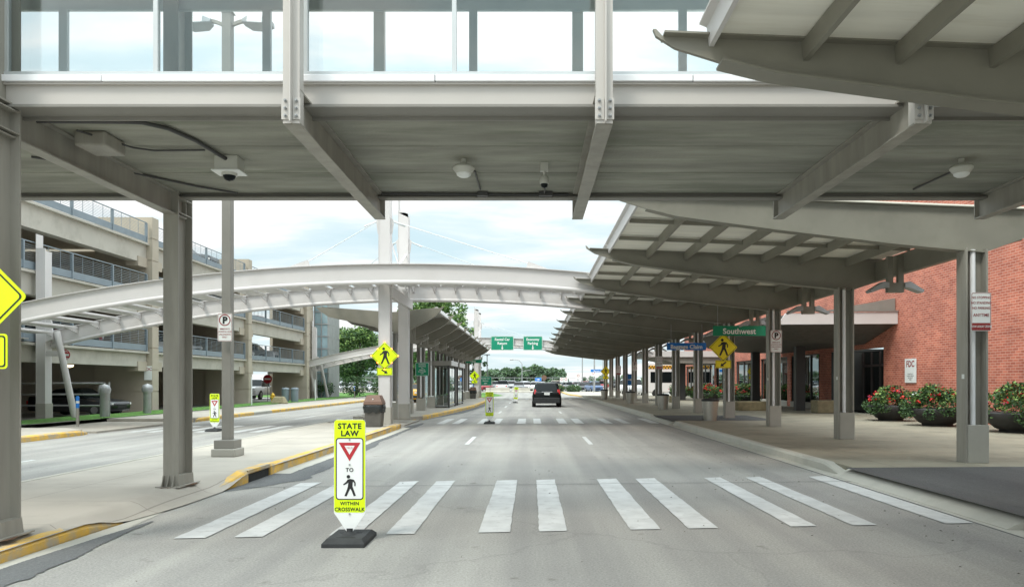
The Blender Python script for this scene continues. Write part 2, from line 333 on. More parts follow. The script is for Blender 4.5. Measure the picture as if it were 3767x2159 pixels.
def rrect(w, h, r, cx=0, cz=0, n=5):
    p = []
    for sx, sz, a0 in ((1, -1, -90), (1, 1, 0), (-1, 1, 90), (-1, -1, 180)):
        for i in range(n+1):
            a = radians(a0 + 90*i/n); p.append((cx + sx*(w/2-r) + r*cos(a), cz + sz*(h/2-r) + r*sin(a)))
    return p
def circ(r, cx=0, cz=0, n=28): return [(cx + r*cos(2*pi*i/n), cz + r*sin(2*pi*i/n)) for i in range(n)]
PED = [[(.04, .80), (-.09, .775), (-.16, .66), (-.30, .56), (-.27, .51), (-.11, .59), (-.06, .64), (-.085, .42), (-.13, .28), (-.24, .02), (-.14, 0), (-.02, .26), (.035, .36), (.10, .24), (.19, 0), (.29, .03), (.19, .30), (.135, .45), (.14, .62), (.17, .68), (.22, .60), (.215, .47), (.275, .47), (.28, .62), (.20, .76)]]
def ped(mb, cx, cz, h, y, m=0, flip=1):
    """walking figure symbol, feet at cz"""
    for p in PED: mb.poly([(cx + flip*q[0]*h, cz + q[1]*h) for q in (p if flip > 0 else p)], y, m)
    mb.poly(circ(.083*h, cx - flip*.055*h, cz + .90*h, 16), y, m)
def arrow(mb, cx, cz, s, ang, y, m=0):
    c, q = cos(ang), sin(ang); P = [(-.5, -.09), (.08, -.09), (.08, -.27), (.5, 0), (.08, .27), (.08, .09), (-.5, .09)]
    mb.poly([(cx + (a*c - b*q)*s, cz + (a*q + b*c)*s) for a, b in P], y, m)
# ================================================================== THE GROUND
g = MB(); g.box(-260, 260, -30, 700, -.30, -.02); struct('ground', g, 'road')
def sheet(name, pts, z, m, kind='structure'):
    b = MB(); b.add([(x, y, z) for x, y in pts], [list(range(len(pts)))], 0); o = b.build(name, m, recalc=False); return tag(o, kind=kind)
sheet('road', [(-4.35, -12), (5.1, -12), (5.1, 118), (-4.35, 118)], 0, 'road')
sheet('road', [(-13, -12), (-7.2, -12), (-7.2, 118), (-13, 118)], .001, 'road')
# kerbed paving, real steps with kerb stones of their own
def paving(name, outline, z, m):
    b = MB(); b.prism(outline, 'z', -.05, z); return struct(name, b, m)
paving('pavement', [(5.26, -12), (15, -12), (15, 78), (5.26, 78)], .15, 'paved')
# central island: nearest piece, crossing ramp, long piece, crossing, long canopy piece
def sm(t): t = max(0., min(1., t)); return t*t*(3-2*t)
def isl_h(x, y):
    r = sm((y-7.65)/.8)*(1-sm((y-10.7)/1.1)); r2 = sm((y-26.2)/.9)
    return .152 - .14*max(r, r2)*sm((x+4.70)/.36) - .06*r2 - .045*(1-sm((y-7.6)/.6))*sm((x+4.70)/.12)
b = MB(); ys_ = [-12, -6, 0, 4, 6.5] + [7 + .25*i for i in range(21)] + [12.5, 14, 17, 20, 23, 25.5] + [26 + .2*i for i in range(7)]; xs_ = [-7.2, -6.6, -6.0, -5.5, -5.1, -4.8, -4.7, -4.58, -4.45, -4.32]
kx = lambda y: -4.36 if y < 25.2 else (-4.36 - .12*(y-25.2)/1.1 if y < 26.3 else -4.48 - .38*(y-26.3)/.9)
ex = lambda x, y: min(x, kx(y)) if y > 24 else ex0(x, y)
ex0 = lambda x, y: x if x < -4.71 else (x - .18*(1-sm((y-7.6)/2.2))*(x+4.7)/.38)
b.add([(ex(x, y), y, isl_h(x, y)) for y in ys_ for x in xs_], [(j*10+i, j*10+i+1, (j+1)*10+i+1, (j+1)*10+i) for j in range(len(ys_)-1) for i in range(9)], 0, True); tag(b.build('pavement', 'pave', recalc=False), kind='structure')
paving('pavement', [(-7.2, 27.2), (-4.5, 27.2), (-4.5, 31), (-7.2, 31)], .02, 'pave')
paving('pavement', [(-7.2, 31), (-4.9, 31), (-4.5, 31.6), (-3.55, 47), (-3.55, 69), (-7.2, 69)], .15, 'pave')
# left side pavement
paving('pavement', [(-16.2, -12), (-13.16, -12), (-13.16, 22.5), (-14.2, 23.5), (-16.2, 23.5)], .15, 'pave')
paving('pavement', [(-16.3, 23.5), (-13.3, 23.5), (-13.3, 29.3), (-16.3, 29.3)], .04, 'pave')
paving('pavement', [(-16.2, 29.3), (-14.0, 29.3), (-13.16, 30.0), (-13.16, 90), (-16.2, 90)], .15, 'pave')
for y0, y1 in ((-12, 23.2), (25.2, 74), (80, 118)):
    b = MB(); nx, ny = 14, 60
    vs = [(-18.4 + 2.2*i/nx, y0 + (y1-y0)*j/ny, .17 + random.uniform(-.012, .025)) for j in range(ny+1) for i in range(nx+1)]
    b.add(vs, [(j*(nx+1)+i, j*(nx+1)+i+1, (j+1)*(nx+1)+i+1, (j+1)*(nx+1)+i) for j in range(ny) for i in range(nx)])
    tag(b.build('grass', 'grass', recalc=False), kind='stuff')
def kerb(pts, m, w=.17, h=.155, name='kerb', inner=1):
    """kerb stone swept along pts (x,y,height)"""
    secs = []
    P = [Vector((p[0], p[1], 0)) for p in pts]; H = [p[2] if len(p) > 2 else h for p in pts]
    for i, p in enumerate(P):
        d = (P[min(i+1, len(P)-1)] - P[max(i-1, 0)]).normalized(); n = Vector((-d.y, d.x, 0))*inner
        a = p; c = p + n*w; hh = H[i]
        secs.append([(a.x, a.y, -.04), (a.x, a.y, max(.004, hh-.035)), (a.x + n.x*.03, a.y + n.y*.03, hh), (c.x, c.y, hh+.004), (c.x, c.y, -.04)])
    b = MB(); b.sweep(secs); return struct(name, b, m)
kerb([(-4.5, -12, .11), (-4.5, 3, .11), (-4.5, 7.3, .11), (-4.49, 7.75, .10), (-4.47, 8.05, .065), (-4.46, 8.4, .02)], 'yellow')
kerb([(-4.46, 10.6, .015), (-4.38, 11.1, .08), (-4.33, 11.5, .155), (-4.33, 11.75, .19)], 'yellow')
kerb([(-4.33, 12.75, .19), (-4.34, 13.3, .155), (-4.34, 18), (-4.34, 25.2), (-4.46, 26.3, .13), (-4.8, 27.1, .03)], 'yellow')
kerb([(-4.8, 31.1, .03), (-4.4, 31.9, .155), (-3.95, 38), (-3.4, 47), (-3.4, 69), (-3.9, 70.5), (-5.5, 71)], 'yellow')
b = MB(); b.box(-4.50, -4.33, 11.75, 12.75, .135, .192); struct('kerb', b, 'yellow')       # lintel above the drain mouth
b = MB(); b.box(-4.62, -4.36, 11.75, 12.75, -.03, .135); tag(b.build('storm_drain_inlet', 'black'), 'black open storm drain mouth in the yellow kerb', 'storm drain')
kerb([(-7.18, 27.0), (-7.18, -12)], 'kerb', w=.12, inner=1); kerb([(-7.18, 69), (-7.18, 31.2)], 'kerb', w=.12, inner=1)
kerb([(-13.0, -12), (-13.0, 21), (-13.05, 22.3, .13), (-13.4, 23.2, .03)], 'yellow', inner=1)
kerb([(-13.4, 29.4, .03), (-13.05, 30.4, .13), (-13.0, 31.5), (-13.0, 36)], 'yellow', inner=1)
kerb([(-13.0, 36), (-13.0, 38.5)], 'kerb'); kerb([(-13.0, 38.5), (-13.0, 62), (-13.2, 90)], 'yellow')
kerb([(5.1, 118), (5.1, 13.2), (5.1, 12.6, .05)][::-1] if False else [(5.1, 12.6, .03), (5.1, 13.4, .155), (5.1, 27.2, .155), (5.1, 27.8, .03)], 'kerb', inner=-1)
kerb([(5.1, 8.0, .03), (5.1, 7.2, .155), (5.1, -12, .155)], 'kerb', inner=1)
kerb([(5.1, 32.4, .03), (5.1, 33.2, .155), (5.1, 76)], 'kerb', inner=-1)
sheet('path', [(5.1, 7.9), (5.28, 7.95), (15, 8.6), (15, 13.0), (5.3, 12.5), (5.1, 12.5)], .154, 'mulch')
sheet('path', [(5.1, 27.9), (9.0, 27.9), (9.0, 32.3), (5.1, 32.3)], .154, 'mulch')
for ya, yb in ((8.0, 12.6), (27.8, 32.4)):
    b = MB(); b.add([(4.95, ya, .012), (5.27, ya, .152), (5.27, yb, .152), (4.95, yb, .012), (4.95, ya, -.05), (4.95, yb, -.05), (5.27, ya, -.05), (5.27, yb, -.05)], [(0, 1, 2, 3), (0, 3, 5, 4), (0, 4, 6, 1), (3, 2, 7, 5)]); tag(b.build('kerb', 'kerb'), kind='structure')
# gutter strips, tar patches with ragged outlines
def ragged(name, spine, z, m, seed):
    rnd = random.Random(seed); L_ = []; R_ = []; ww = 1.
    for i in range(len(spine)-1):
        (x0, y0, a0, b0), (x1, y1, a1, b1) = spine[i], spine[i+1]; n = 70
        for j in range(n):
            t = j/n; x = x0+(x1-x0)*t; y = y0+(y1-y0)*t
            L_.append((x - (a0+(a1-a0)*t) - rnd.uniform(0, .01), y)); ww += rnd.uniform(-.035, .035); ww = max(.86, min(1.14, ww)); R_.append((x + (b0+(b1-b0)*t)*ww + rnd.uniform(-.008, .008), y))
    b = MB(); n = len(L_); b.add([(p[0], p[1], z) for p in L_] + [(p[0], p[1], z) for p in R_], [(i, i+n, i+n+1, i+1) for i in range(n-1)]); return tag(b.build(name, m, recalc=False), kind='structure')
ragged('gutter', [(-4.52, 2, 0, .18), (-4.5, 6.2, 0, .15), (-4.46, 8.0, 0, .2), (-4.4, 9.2, 0, .03)], .004, 'kerb', 1)
ragged('road_patch', [(-4.37, 2, .0, .52), (-4.37, 5.5, 0, .47), (-4.35, 6.6, 0, .42), (-4.28, 7.6, .0, .18), (-4.2, 8.5, 0, .03)], .0075, 'roadd', 2)
ragged('road_patch', [(-4.34, 10.8, 0, .05), (-4.34, 12, 0, .75), (-4.34, 15, 0, .6), (-4.34, 20, 0, .5), (-4.34, 27, 0, .45), (-4.1, 29, 0, .05)], .0045, 'roadd', 3)
ragged('road_patch', [(-4.4, 31.5, 0, .1), (-3.9, 38, 0, .45), (-3.42, 47, 0, .4), (-3.4, 60, 0, .2)], .0045, 'roadd', 4)
ragged('gutter', [(-4.34, 12.9, 0, .28), (-4.34, 20, 0, .25), (-4.34, 26, 0, .25)], .010, 'kerb', 5)
b = MB(); b.box(4.88, 5.1, -12, 76, -.05, .006); struct('gutter', b, 'kerb')
b = MB(); b.box(4.862, 4.88, -12, 76, -.05, .004); struct('gutter', b, 'roadd')
for cx_, cy_, r_ in ((-4.79, 6.85, .30), (-4.79, 10.42, .33)):
    b = MB(); rn_ = random.Random(int(cy_)); n_ = 40; P_ = [(cx_ + r_*.62*cos(2*pi*i/n_)*rn_.uniform(.8, 1.15), cy_ + r_*1.15*sin(2*pi*i/n_)*rn_.uniform(.8, 1.15)) for i in range(n_)]
    b.add([(x, y, max(.156, 0)) for x, y in P_], [list(range(n_))]); tag(b.build('rust_stain', 'rust', recalc=False), kind='structure')
# painted markings
mk = [(-3.52, -3.22), (-2.95, -2.67), (-2.03, -1.75), (-1.47, -1.19), (-.54, -.22), (.08, .37), (1.03, 1.35), (1.65, 1.97), (2.77, 3.05), (3.45, 3.72), (4.50, 4.82)]
def crosswalk(xs, y0, y1, sk, z=.006):
    for a, c in xs:
        b = MB(); n = 24; rnd = random.Random(int(a*100)+int(y0))
        f = lambda x: sk*(x+3.5)
        lf = [(a + rnd.uniform(-.006, .006), y0 + f(a) + (y1-y0)*j/n, z) for j in range(n+1)]; rt = [(c + rnd.uniform(-.006, .006), y0 + f(c) + (y1-y0+sk*.6)*j/n, z) for j in range(n+1)]
        b.add(lf+rt, [(j, j+n+1, j+n+2, j+1) for j in range(n)]); tag(b.build('crosswalk_stripe', 'line', recalc=False), kind='structure')
crosswalk(mk, 7.55, 11.7, .1, .0085)
crosswalk([(a, c) for a, c in mk if True], 28.3, 32.2, .06)
crosswalk(mk[2:10], 69.5, 72.5, 0)
crosswalk([(-12.5, -12.2), (-11.9, -11.6), (-11, -10.7), (-10.4, -10.1), (-9.3, -9.0), (-8.7, -8.4)], 23.6, 27.2, .0)
for x in (-1.6, 1.48):
    for y0 in (19.0, 38, 47, 56, 65): sheet('lane_line', [(x-.055, y0), (x+.055, y0), (x+.055, y0+2.7), (x-.055, y0+2.7)], .006, 'line')
for y0 in (3, 12.2, 32, 41, 50, 59): sheet('lane_line', [(-9.9, y0), (-9.79, y0), (-9.79, y0+3), (-9.9, y0+3)], .006, 'line')
# crack across the road at the crossing
b = MB(); pts = [(-4.3 + i*.155, 11.2 + .012*i + random.uniform(-.02, .02)) for i in range(61)]
b.add([(x, y-.012, .0095) for x, y in pts] + [(x, y+.012, .0095) for x, y in pts], [(i, i+61, i+62, i+1) for i in range(60)]); tag(b.build('road_crack', 'roadd', recalc=False), kind='structure')

# ================================================================== PEDESTRIAN BRIDGE
br = thing('footbridge', 'glazed footbridge on steel cross beams spanning over the road in the foreground', 'bridge', (0, 0, 0))
GX = [-18.4, -15.7, -13.0, -10.2, -7.45, -4.79, -2.07, .63, 3.38, 6.13, 8.88, 11.6, 14.3]
b = MB()
for j in range(3):
    b.box(-20, 16, 7.25 + j*1.04, 7.25 + (j+1)*1.04 - .022, 4.08, 4.16)
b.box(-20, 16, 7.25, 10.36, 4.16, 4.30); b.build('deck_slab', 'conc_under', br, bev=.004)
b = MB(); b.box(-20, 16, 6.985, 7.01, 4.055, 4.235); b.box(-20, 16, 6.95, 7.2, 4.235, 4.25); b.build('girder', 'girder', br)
b = MB(); b.box(-20, 16, 6.95, 7.22, 4.03, 4.054); b.box(-20, 16, 7.221, 7.245, 4.0, 4.079); b.build('bottom_flange', 'steeld', br)  # same girder paint in truth; underside shade put into the darker colour
b = MB(); b.box(-20, 16, 10.37, 10.40, 4.03, 4.24); b.box(-20, 16, 10.30, 10.46, 4.01, 4.03); b.build('girder', 'steeld', br)
xs = [-20, -16.5, -13, -9.5, -3.88, -.87, .0+1.46, 4.1, 8, 12, 16]
for i in range(len(xs)-1):
    b = MB(); b.box(xs[i]+.004, xs[i+1]-.004, 6.925, 7.0, 4.252+.002*(i % 2), 4.315); b.build('flashing', 'flash', br, bev=.006)
b = MB(); b.box(-20, 16, 6.955, 7.03, 4.317, 4.352); b.box(-20, 16, 6.955, 7.03, 6.62, 6.75); b.box(-20, 16, 10.30, 10.36, 6.53, 6.66); b.box(-20, 16, 10.28, 10.36, 4.31, 4.36); b.build('window_frame', 'mull', br)
for i in range(len(GX)-1):
    for q in (GX[i], (GX[i]+GX[i+1])/2):
        w = .018 if q == GX[i] else .02
        b = MB(); b.box(q-w+.02, q+w+.02, 6.965, 7.02, 4.353, 6.62); b.build('mullion', 'mull', br)
for q in (-19, -17.1, -13.9, -11.4, -8.9, -6.28, -3.55, -.78, 2.03, 4.7, 7.5, 10.2, 13):
    b = MB(); b.box(q-.055, q+.055, 10.29, 10.35, 4.36, 6.53); b.build('mullion', 'mull', br)
for y_ in (6.99, 10.33):
    b = MB(); b.box(-20, 16, y_-.004, y_+.004, 4.353, 6.62 if y_ < 8 else 6.53); b.build('glass_panel', 'gl_bridge', br)
b = MB(); b.box(-20, 16, 6.8, 10.6, 6.76, 6.95); b.build('roof', 'steel', br)
b = MB(); b.box(-20, 16, 7.1, 10.28, 4.305, 4.33); b.build('floor', 'plinth', br)
def ibeam_y(x, y0, y1, z0, z1, w=.145):
    b = MB(); b.box(x-w/2, x+w/2, y0, y1, z0, z0+.018); b.box(x-w/2, x+w/2, y0, y1, z1-.018, z1); b.box(x-.008, x+.008, y0+.001, y1-.001, z0+.018, z1-.018)
    for t in (y0+.004, y1-.018): b.box(x-w/2+.004, x+w/2-.004, t, t+.014, z0+.018, z1-.018)
    return b
for x in GX: ibeam_y(x, 6.64, 10.52, 3.765, 4.078).build('cross_beam', 'steel', br, bev=.002)
for x in GX:
    if x == -4.79: continue
    # front hanger: H-section post with a bolted splice plate
    for yf, yb, zb in ((6.60, 6.74, 3.77), (10.40, 10.52, 4.3)):
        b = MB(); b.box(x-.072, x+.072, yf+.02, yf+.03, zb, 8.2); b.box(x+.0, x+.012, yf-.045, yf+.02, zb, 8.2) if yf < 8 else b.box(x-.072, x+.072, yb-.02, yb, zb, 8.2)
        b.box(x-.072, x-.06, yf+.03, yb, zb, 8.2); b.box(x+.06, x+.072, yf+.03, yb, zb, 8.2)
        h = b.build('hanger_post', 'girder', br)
        if yf < 8:
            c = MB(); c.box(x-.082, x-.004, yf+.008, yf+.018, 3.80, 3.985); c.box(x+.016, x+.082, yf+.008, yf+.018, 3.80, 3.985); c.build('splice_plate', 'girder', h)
            for dz in (3.83, 3.895, 3.96):
                for dx in (-.045, .049):
                    c = MB(); c.tube([(x+dx, yf+.008, dz), (x+dx, yf-.006, dz)], .015, 6, smooth=False); c.tube([(x+dx, yf-.006, dz), (x+dx, yf-.022, dz)], .008, 6); c.build('bolt', 'grey', h)
def hcol(name, cx, y0, y1, z0, z1, w, m, parent):
    b = MB(); b.box(cx-w/2, cx+w/2, y0, y0+.022, z0, z1); b.box(cx-w/2, cx+w/2, y1-.022, y1, z0, z1); b.box(cx-.012, cx+.012, y0+.022, y1-.022, z0, z1)
    o = b.build(name, m, parent); return o
for y0, y1 in ((6.63, 7.06), (10.2, 10.63)):
    x = -4.79; front = y0 < 8
    o = hcol('column', x, y0, y1, .16, 8.2, .20, 'steel', br)
    b = MB(); b.frust(x-.115, x+.115, y0-.015, y1+.015, .152, x-.105, x+.105, y0-.005, y1+.005, .30); b.box(x-.16, x+.16, y0-.10, y1+.10, .151, .165)
    for q in (-.09, -.02, .05): b.frust(x+q, x+q+.01, y0-.09, y0, .165, x+q, x+q+.01, y0-.02, y0, .30)
    b.build('column_base', 'steel', o)
    b = MB()
    for z in (3.80, 4.0): b.box(x-.10, x+.10, y0+.022, y1-.022, z, z+.012)
    b.build('stiffener', 'steel', o)
# far bridge columns by the garage and the terminal
for x in (-18.4, 14.3): hcol('column', x, 6.63, 7.06, 0, 8.2, .20, 'steel', br); hcol('column', x, 10.2, 10.63, 0, 8.2, .20, 'steel', br)

# fittings hung beneath the bridge
def ceiling_light(x, y, label):
    t = thing('ceiling_light', label, 'light', (x, y, 4.08), group='round lights under the footbridge')
    b = MB(); b.lathe([(.03, 0), (.03, -.06), (.10, -.075), (.125, -.10), (.125, -.115), (.085, -.165)], 0, 0, 28); b.build('housing', 'domew', t)
    b = MB(); b.lathe([(.085, -.166), (.080, -.185), (.05, -.205), (.0001, -.212)], 0, 0, 28); b.build('lens', 'wht', t)
    b = MB(); b.tube([(.07, .02, -.13), (.1, .35, -.04), (.1, 1.3, -.02)], .012, 6); b.build('conduit', 'dark', t)
ceiling_light(-.77, 8.75, 'round white light under the bridge left of the hanging camera')
ceiling_light(4.9, 8.75, 'round white light under the bridge deck by the terminal side')
t = thing('dome_camera', 'white square box with a dome camera under the bridge near the left columns', 'camera', (-3.42, 8.7, 4.08), group='security cameras under the bridge')
b = MB(); b.box(-.13, .13, -.11, .11, -.16, -.001); b.build('housing', 'domew', t, bev=.008)
b = MB(); b.box(-.16, .16, -.13, .13, -.175, -.161); b.build('flange', 'wht', t, bev=.004)
b = MB(); b.lathe([(.085, -.176), (.085, -.205)], 0, 0, 20); b.build('collar', 'domew', t)
b = MB(); b.lathe([(.07, -.206), (.055, -.245), (.03, -.26), (.0001, -.265)], 0, 0, 20); b.build('dome', 'cwin', t)
t = thing('hanging_camera', 'small dome camera hanging on a stalk under the bridge, right of the round light', 'camera', (.15, 8.9, 4.08), group='security cameras under the bridge')
b = MB(); b.box(-.045, .045, -.03, .03, -.10, -.001); b.tube([(0, 0, -.1), (0, 0, -.16)], .015, 8); b.build('bracket', 'domew', t)
b = MB(); b.lathe([(.02, -.15), (.045, -.17), (.055, -.22), (.05, -.245)], 0, 0, 18); b.build('housing', 'domew', t)
b = MB(); b.lathe([(.043, -.246), (.036, -.28), (.0001, -.295)], 0, 0, 18); b.build('dome', 'cwin', t)
b = MB(); b.tube([(-4.70, 7.3, 4.02), (-3.9, 7.35, 4.03), (-3.75, 7.4, 4.04), (-3.6, 7.6, 4.05), (-3.5, 8.0, 4.055), (-3.42, 8.6, 4.04)], .022, 8)
tag(b.build('cable_conduit', 'dark'), 'thick dark cable conduit curving under the bridge to the white camera box', 'conduit')
b = MB(); b.tube([(-4.5, 7.6, 4.03), (-4.25, 8.2, 4.04), (-4.1, 8.35, 4.055), (-3.55, 8.35, 4.06)], .01, 6); tag(b.build('thin_conduit', 'dark'), 'thin conduit running across the bridge underside to the white camera box', 'conduit')
b = MB(); b.tube([(-5.6, 8.6, 4.06), (-4.9, 9.1, 4.06), (-4.3, 9.9, 4.06), (-3.9, 10.2, 4.05)], .014, 6)
tag(b.build('thin_conduit', 'dark'), 'thin conduit crossing the far left corner of the bridge underside', 'conduit')
b = MB(); b.box(-4.62, -4.30, 7.75, 8.15, 3.93, 4.075); tag(b.build('junction_box', 'steel', bev=.02), 'grey metal junction box beside the left cross beam under the bridge', 'junction box')
b = MB(); b.tube([(-2.0, 10.25, 4.055), (-.6, 10.27, 4.05), (.16, 10.28, 4.045), (.5, 10.28, 4.05)], .014, 6)
b.box(-.72, -.58, 10.2, 10.3, 4.02, 4.07); b.box(.1, .28, 10.2, 10.3, 4.02, 4.07); b.tube([(.17, 8.93, 3.85), (.18, 9.5, 4.0), (.17, 10.25, 4.05)], .01, 6)
tag(b.build('edge_conduit', 'dark'), 'dark conduit with two small boxes along the far edge of the bridge underside', 'conduit')

# ================================================================== TERMINAL CANOPY (RIGHT)
def canopy_beam(s=1.0, dx=0, dz=0):
    top = [(1.33, 4.89), (1.36, 4.89), (1.43, 4.815), (2.0, 4.79), (7.9, 4.56), (8.6, 4.53)]
    bot = [(8.6, 4.05), (7.9, 3.80), (6.32, 3.95), (4.23, 4.20), (2.53, 4.43), (2.0, 4.56), (1.55, 4.70), (1.36, 4.82)]
    f = lambda p: (dx + p[0]*s, dz + p[1]*s); T = [f(p) for p in top]; B = [f(p) for p in bot]
    b = MB(); b.prism(T+B, 'y', -.02, .02)
    def strip(P, th, w):
        secs = [[(x, -w, z), (x, w, z), (x, w, z+th), (x, -w, z+th)] for x, z in P]; b.sweep(secs)
    strip(B[1:-2], -.02, .11); strip(T[2:], .016, .10)
    return b
def canopy(name, label, ys, s=1.0, dx=0, dz=0, cols=True, lamp=True, ystart=None):
    c = thing(name, label, 'canopy'); f = lambda x, z: (dx + x*s, dz + z*s)
    bm = None
    for i, y in enumerate(ys):
        if bm is None: bm = canopy_beam(s, dx, dz).build('roof_beam', 'canopy', c, (0, y, 0))
        else: o = bm.copy(); COL.objects.link(o); o.location = (0, y, 0)
    Y0 = ys[0] if ystart is None else ystart; zt = lambda x: 4.79 + .016 - (x-2.0)*.039
    yy = ([ystart] if ystart is not None else []) + list(ys)
    P = None
    for i in range(len(yy)-1):
        y0, y1 = yy[i]+.021, yy[i+1]-.021
        for x in (2.86, 3.79, 4.73, 5.67, 6.6, 7.75):
            b = MB(); a, z = f(x, zt(x)); w = .045*s; b.prism([(a-w, z-.012), (a+w, z-.012), (a+w*.6, z-.20*s), (a-w*.6, z-.20*s)], 'y', y0, y1); b.build('purlin', 'canopy', c)
        n = 3
        for k in range(1, n):
            q = y0 + (y1-y0)*k/n; b = MB(); pts = [f(x, zt(x)-.005) for x in (1.95, 8.4)]
            b.sweep([[(a, q-.03, z-.10*s), (a, q+.03, z-.10*s), (a, q+.03, z-.02), (a, q-.03, z-.02)] for a, z in pts]); b.build('cross_rib', 'canopy', c)
        b = MB(); pts = [f(x, zt(x)) for x in (1.9, 8.6)]
        b.sweep([[(a, yy[i], z), (a, yy[i+1], z), (a, yy[i+1], z+.05), (a, yy[i], z+.05)] for a, z in pts]); b.build('roof_deck', 'deck', c)
        b = MB(); a, z = f(1.9, 4.80); b.prism([(a-.03, z+.10*s), (a-.09, z+.13*s), (a-.09, z+.15*s), (a+.03, z+.13*s), (a+.03, z-.09*s), (a-.01, z-.09*s)], 'y', yy[i]+.025, yy[i+1]-.025); b.build('fascia', 'white', c)
        b = MB(); a, z = f(8.45, 4.02); b.box(a, a+.13*s, yy[i]+.03, yy[i+1]-.03, z, z+.46*s); b.build('gutter_beam', 'canopy', c)
    if cols:
        for i, y in enumerate(ys):
            b = MB(); x0, x1 = 7.5, 7.88
            b.box(x0, x0+.03, y-.15, y+.15, .151, 3.86); b.box(x1-.03, x1, y-.15, y+.15, .80, 3.84); b.box(x0+.03, x1-.03, y+.02, y+.04, .80, 3.82)
            o = b.build('column', 'steel', c)
            b = MB(); b.tube([(7.67, y-.05, .80), (7.67, y-.05, 3.84)], .045, 12); b.build('downspout', 'flash', o)
            b = MB(); b.box(x0+.031, x1+.01, y-.165, y+.165, .151, .80); b.build('plinth', 'plinth', o, bev=.006)
            b = MB(); b.box(x0-.004, x0-.0005, y-.10, y-.02, 1.60, 1.68); b.build('number_plate', 'wht', o)
    return c
BK = [13.4 + 5.5*i for i in range(13)]
canopy('terminal_canopy', 'long grey steel canopy with tapered beams along the brick terminal', BK)
canopy('near_canopy', 'grey steel canopy end overhead at the upper right in front of the footbridge', [1.6, 6.33], .82, -.09, .43, cols=False, ystart=-3)
def hang_lamp(x, y, label, i):
    t = thing('hanging_floodlight', label, 'light', (x, y, 4.4), group='twin floodlights hanging under the canopy edge')
    b = MB(); b.box(-.18, -.06, -.06, .06, -.62, 0); b.box(.06, .18, -.06, .06, -.62, 0); b.box(-.18, .18, -.075, .075, -.82, -.60); b.build('bracket', 'canopy', t)
    for s in (-1, 1):
        b = MB(); P = [(s*.18, -.60), (s*.30, -.58), (s*.62, -.78), (s*.58, -.83), (s*.28, -.72), (s*.18, -.72)]
        b.prism(P, 'y', -.13, .13); b.build('lamp_head', 'grey', t)
    return t
l0 = hang_lamp(8.28, 17.5, 'twin floodlight hanging by the second canopy column against the brick wall', 0)
for i in range(1, 9):
    lab = {1: 'twin floodlight hanging beside the low entrance roof, second nearest'}.get(i, 'twin floodlight under the canopy edge, number %s of nine from the front' % ['', '', 'three', 'four', 'five', 'six', 'seven', 'eight', 'nine'][i])
    dup(l0, (8.28, 17.5+5.5*i, 4.4), lab)

# ================================================================== ISLAND CANOPY (butterfly)
IC = [30 + 3.9*i for i in range(10)]
ic = thing('island_canopy', 'butterfly-roofed grey canopy over the taxi island', 'canopy', (0, 0, 0))
def gull(x):  # top height of the roof
    return 4.27 + (.17 if x > -5.45 else .20)*abs(x+5.45)/(1.95 if x > -5.45 else 3.05) * (1.0)
bm = None
for y in IC:
    T = [(-8.58, 4.56), (-8.5, 4.56), (-8.42, 4.47), (-5.45, 4.25), (-3.55, 4.44), (-3.44, 4.50), (-3.40, 4.49)]
    B = [(-3.55, 4.32), (-3.75, 4.13), (-4.06, 3.93), (-4.74, 3.62), (-5.2, 3.46), (-5.7, 3.44), (-6.1, 3.72), (-7.9, 4.1), (-8.3, 4.38)]
    b = MB(); b.prism(T+B, 'y', -.05, .05); b.sweep([[(x, -.1, z-.02), (x, .1, z-.02), (x, .1, z), (x, -.1, z)] for x, z in B]); b.build('roof_beam', 'canopy', ic, (0, y, 0))
    b = MB(); b.box(-5.62, -5.59, y-.14, y+.14, .151, 3.5); b.box(-5.27, -5.24, y-.14, y+.14, .151, 3.5); b.box(-5.59, -5.27, y-.01, y+.01, .8, 3.5)
    o = b.build('column', 'steeld', ic)
    b = MB(); b.tube([(-5.43, y-.06, .8), (-5.43, y-.06, 3.5)], .045, 10); b.build('downspout', 'flash', o)
    b = MB(); b.box(-5.64, -5.22, y-.165, y+.165, .151, .75); b.build('plinth', 'plinth', o)
for i in range(9):
    y0, y1 = IC[i], IC[i+1]
    b = MB(); b.sweep([[(x, y0+.06, z), (x, y1-.06, z), (x, y1-.06, z+.05), (x, y0+.06, z+.05)] for x, z in ((-8.2, 4.44), (-5.45, 4.235))]); b.sweep([[(x, y0+.06, z), (x, y1-.06, z), (x, y1-.06, z+.05), (x, y0+.06, z+.05)] for x, z in ((-5.449, 4.235), (-3.8, 4.40))]); b.build('roof_deck', 'steel', ic)
    b = MB(); b.prism([(-3.80, 4.47), (-3.70, 4.50), (-3.62, 4.30), (-3.72, 4.30)], 'y', y0+.06, y1-.06); b.build('fascia', 'white', ic)
    for x in (-7.4, -6.5, -4.6): b = MB(); z = 4.26 + abs(x+5.45)*.07; b.box(x-.03, x+.03, y0+.06, y1-.06, z-.15, z-.005); b.build('purlin', 'canopy', ic)
for i in range(9):
    b = MB(); y = IC[i]+2.0; b.box(-5.05, -4.95, y-.04, y+.04, 3.3, 4.2); b.box(-4.93, -4.83, y-.04, y+.04, 3.3, 4.2); b.box(-5.3, -4.6, y-.06, y+.06, 3.16, 3.3); b.prism([(-4.6, 3.3), (-4.3, 3.42), (-4.28, 3.36), (-4.6, 3.2)], 'y', y-.1, y+.1)
    tag(b.build('island_floodlight', 'steel'), 'floodlight bracket below the island roof, %s from the front' % ['first', 'second', 'third', 'fourth', 'fifth', 'sixth', 'seventh', 'eighth', 'ninth'][i], 'light', 'floodlights under the island canopy')

